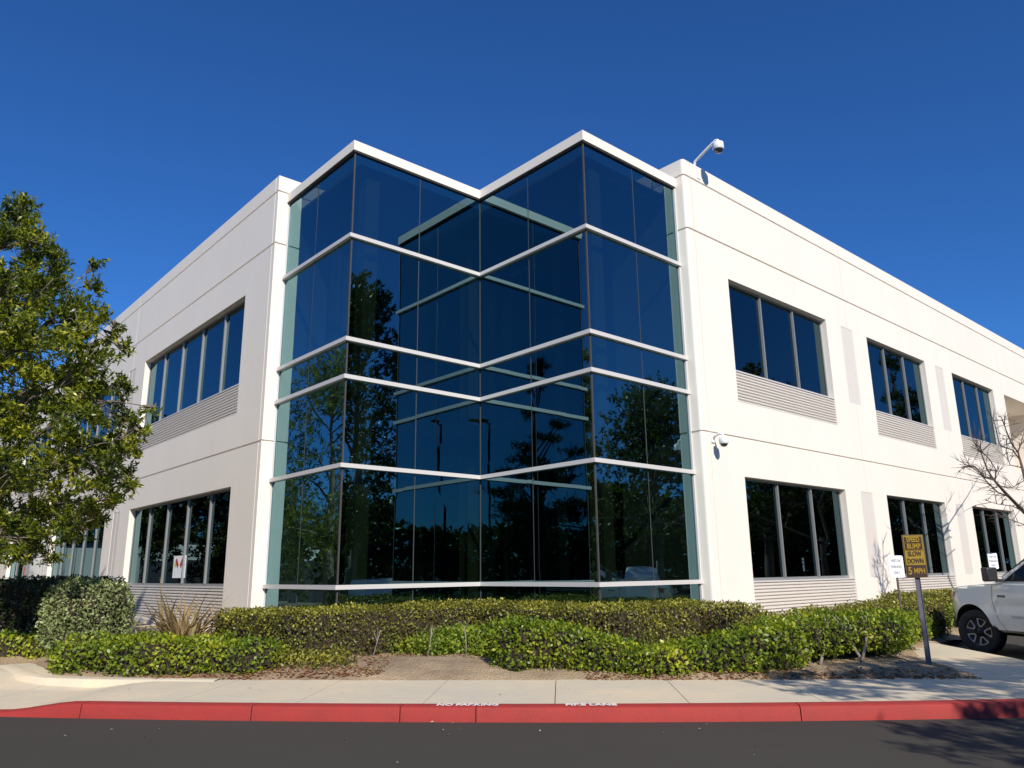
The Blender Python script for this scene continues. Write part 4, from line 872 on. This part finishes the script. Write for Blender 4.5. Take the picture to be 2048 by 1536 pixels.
        mb = MB(); mb.add([(x, sd*(hw(x, z)+.010), z) for x, z in [(.60, 1.14), (.47, 1.14), (.53, 1.045), (.62, 1.02)]], [(0, 1, 2, 3)]); done(mb, 'marker_lamp', M_redp, hl)
        # fender badge and door lettering
        mb = MB(); mb.box((-.86, sd*(hw(-.8, 1.08)-.004), 1.06), (-.68, sd*(hw(-.8, 1.08)+.008), 1.10)); soft(done(mb, 'fender_badge', M_grey, body), .003)
        M_ = Mt @ Matrix.Translation((-1.12, sd*(hw(-1.3, .72)+.004), .72)) @ Matrix.Rotation(0 if sd < 0 else math.pi, 4, 'Z') @ Matrix.Rotation(math.pi/2, 4, 'X')
        text('TUNDRA', .07, M_, M_emb, body, 'lettering', 0, 1.2)
    # bumper, grille
    mb = MB(); pr = [(.60, .88), (.76, .80), (.86, .52), (.89, 0), (.86, -.52), (.76, -.80), (.60, -.88)]
    for z0_, z1_, k in ((.40, .66, 1.0),):
        n = len(pr); v = [(x, y, z0_+.03) for x, y in pr]+[(x+.02, y*1.0, (z0_+z1_)/2) for x, y in pr]+[(x-.01, y, z1_) for x, y in pr]+[(x-.12, y*.93, z1_+.01) for x, y in pr]
        mb.add(v, [(i+r*n, i+1+r*n, i+1+(r+1)*n, i+(r+1)*n) for r in range(3) for i in range(n-1)])
    done(mb, 'bumper', M_bump, body)
    mb = MB(); mb.add([(.845, -.52, .74), (.845, .52, .74), (.855, .58, .95), (.80, .55, 1.12), (.80, -.55, 1.12), (.855, -.58, .95)], [tuple(range(6))]); done(mb, 'grille', M_black, body)
    for k in range(3):
        mb = MB(); mb.box((.84, -.54, .80+.1*k), (.885, .54, .83+.1*k)); done(mb, 'grille_bar', M_chrome, body)
    for (x, sd) in ((0, 1), (0, -1), (-WB, 1), (-WB, -1)): 
        if x == 0: Mw = Mt @ Matrix.Translation((0, sd*.80, 0)) @ Matrix.Rotation(R(20), 4, 'Z'); wheel(root, (0, .03*sd, .41), sd, Mt=Mw)
        else: wheel(root, (x, sd*.83, .41), sd, Mt=Mt)
    mb = MB(); mb.box((-4.6, -.5, .35), (.5, .5, .55)); done(mb, 'chassis', M_black)
    return root
M_gtruck = mat('tinted_car_glass', (.012, .016, .018), .05, spec=.8, coat=1, noise=(2, .2, (.02, .025, .025)))
M_emb = mat('embossed_lettering', (.52, .51, .48), .4, noise=(8, .2, (.48, .47, .44)))
M_lamp = mat('headlamp_lens', (.5, .5, .5), .12, coat=1, noise=(20, .6, (.3, .28, .28)))
M_bump = mat('bumper_grey', (.30, .31, .32), .3, metal=.5, noise=(8, .3, (.22, .23, .24)))
HD = R(57); TLOC = (17.59, 5.11, -.02)
truck(TLOC, HD)
def van(loc, head):
    root = thing('minivan', 'white minivan across the car park, mirrored low in the right face of the glass corner', 'van', loc)
    Mt = Matrix.Translation(loc) @ Matrix.Rotation(head, 4, 'Z')
    def done(mb, name, mt, par=root):
        mb.v = [tuple(Mt @ Vector(p)) for p in mb.v]; o = mb.build(name, mt, par); autosm(o, 40); return o
    out = [(.85, .35), (.9, .65), (.75, .88), (-.1, 1.05), (-3.85, 1.08), (-3.95, .7), (-3.9, .35)]+arc(-2.95, .35, .38, 5, 175)[::-1][::-1]+arc(0, .35, .38, 175, 5)[::-1][::-1]
    out = [(.85, .35), (.9, .65), (.75, .88), (-.1, 1.05), (-3.85, 1.08), (-3.95, .7), (-3.9, .35)]+arc(-2.95, .35, .38, 175, 5)+arc(0, .35, .38, 175, 5)
    hw = lambda x, z: .95-.2*max(0, (x-.2))**2
    body = done(shell(out, hw, .08, .07, lambda x, z: 1.0 if (min(abs(math.hypot(x, z-.35)-.38), abs(math.hypot(x+2.95, z-.35)-.38)) < .03 and z > .4) else 0.0, 8, .03), 'body', [M_car, M_black])
    ch = lambda x, z: .93-.28*(z-1.0)
    cab = done(shell([(0, 1.02), (-.75, 1.60), (-1.1, 1.72), (-3.3, 1.75), (-3.75, 1.65), (-3.88, 1.05)], ch, .07, .07, None, 8, .03), 'cab', M_car)
    for sd in (1, -1):
        for pl in ([(-.35, 1.1), (-.95, 1.58), (-1.45, 1.64), (-1.45, 1.1)], [(-1.53, 1.1), (-1.53, 1.64), (-2.6, 1.66), (-2.6, 1.1)], [(-2.68, 1.1), (-2.68, 1.66), (-3.3, 1.65), (-3.6, 1.12)]):
            mb = MB(); mb.add([(x, sd*(ch(x, z)+.008), z) for x, z in pl], [tuple(range(len(pl)))]); done(mb, 'side_window', M_gtruck, cab)
        mb = MB(); mb.box((-3.97, sd*.70, .85), (-3.85, sd*.90, 1.2)); done(mb, 'tail_lamp', M_redp, body)
    for (x, sd) in ((0, 1), (0, -1), (-2.95, 1), (-2.95, -1)):
        mb = MB(); mb.lathe([(0, -.1), (.2, -.1), (.3, -.11), (.34, -.05), (.34, .05), (.3, .11), (.2, .1), (0, .1)], (x, sd*.85, .34), 'Y', 24); done(mb, 'wheel', M_rubber)
van((34.0, -8.2, 0), R(140))

# ------------------------------------------------------------------ things seen only as reflections
def lightpole(loc, h, label):
    t = thing('parking_light', label, 'light pole', loc, 'light poles mirrored in the glass'); x, y, z = loc
    mb = MB(); mb.tube([(x, y, 0), (x, y, h)], [.10, .07], 10); mb.build('pole', M_black, t, True)
    mb = MB(); mb.tube([(x, y, h-.15), (x+.4, y+.2, h-.02), (x+.7, y+.35, h)], .04, 8); mb.build('arm', M_black, t, True)
    mb = MB(); mb.box((x+.55, y+.15, h-.06), (x+1.15, y+.6, h+.1)); soft(mb.build('lamp_head', M_black, t), .03)
lightpole((-10.4, -12.3, 0), 11.2, 'dark light pole behind the photographer, nearer the cedar in the mirrored view')
lightpole((-7.6, -13.3, 0), 11.0, 'dark light pole behind the photographer, mirrored left of the inner glass edge')
wh = thing('warehouse', 'low white warehouse across the left car park, mirrored in the ground floor window', 'building', (-18, 90, 0))
mb = MB(); mb.box((-40, 90, 0), (-9, 110, 5.2)); mb.build('wall', M_wall, wh); mb = MB(); mb.box((-40, 89.8, 0), (-9, 89.99, 3.3)); mb.build('dark_strip', M_black, wh); mb = MB(); mb.box((-40.2, 89.7, 5.2), (-8.8, 110.2, 5.4)); mb.build('roof', M_cabin, wh)  # added dark strip along the front stands in for cars and hedges
en = thing('yard_gate', 'pale grey boarded yard gate, mirrored in the far ground floor window', 'gate', (2, 46, 0))
mb = MB(); M_fen = mat('grey_boards', (.48, .47, .42), .7, noise=(3, .3, (.42, .41, .37)))
for k in range(9): mb.box((1.1+k*.45, 46, .1), (1.1+k*.45+.42, 46.05, 3.1))
mb.build('boards', M_fen, en); mb = MB(); mb.box((1.0, 46.06, .05), (1.1, 46.15, 3.2)); mb.box((5.1, 46.06, .05), (5.2, 46.15, 3.2)); mb.box((1.1, 46.06, 2.6), (5.1, 46.12, 2.75)); mb.build('gate_frame', M_cabin, en)
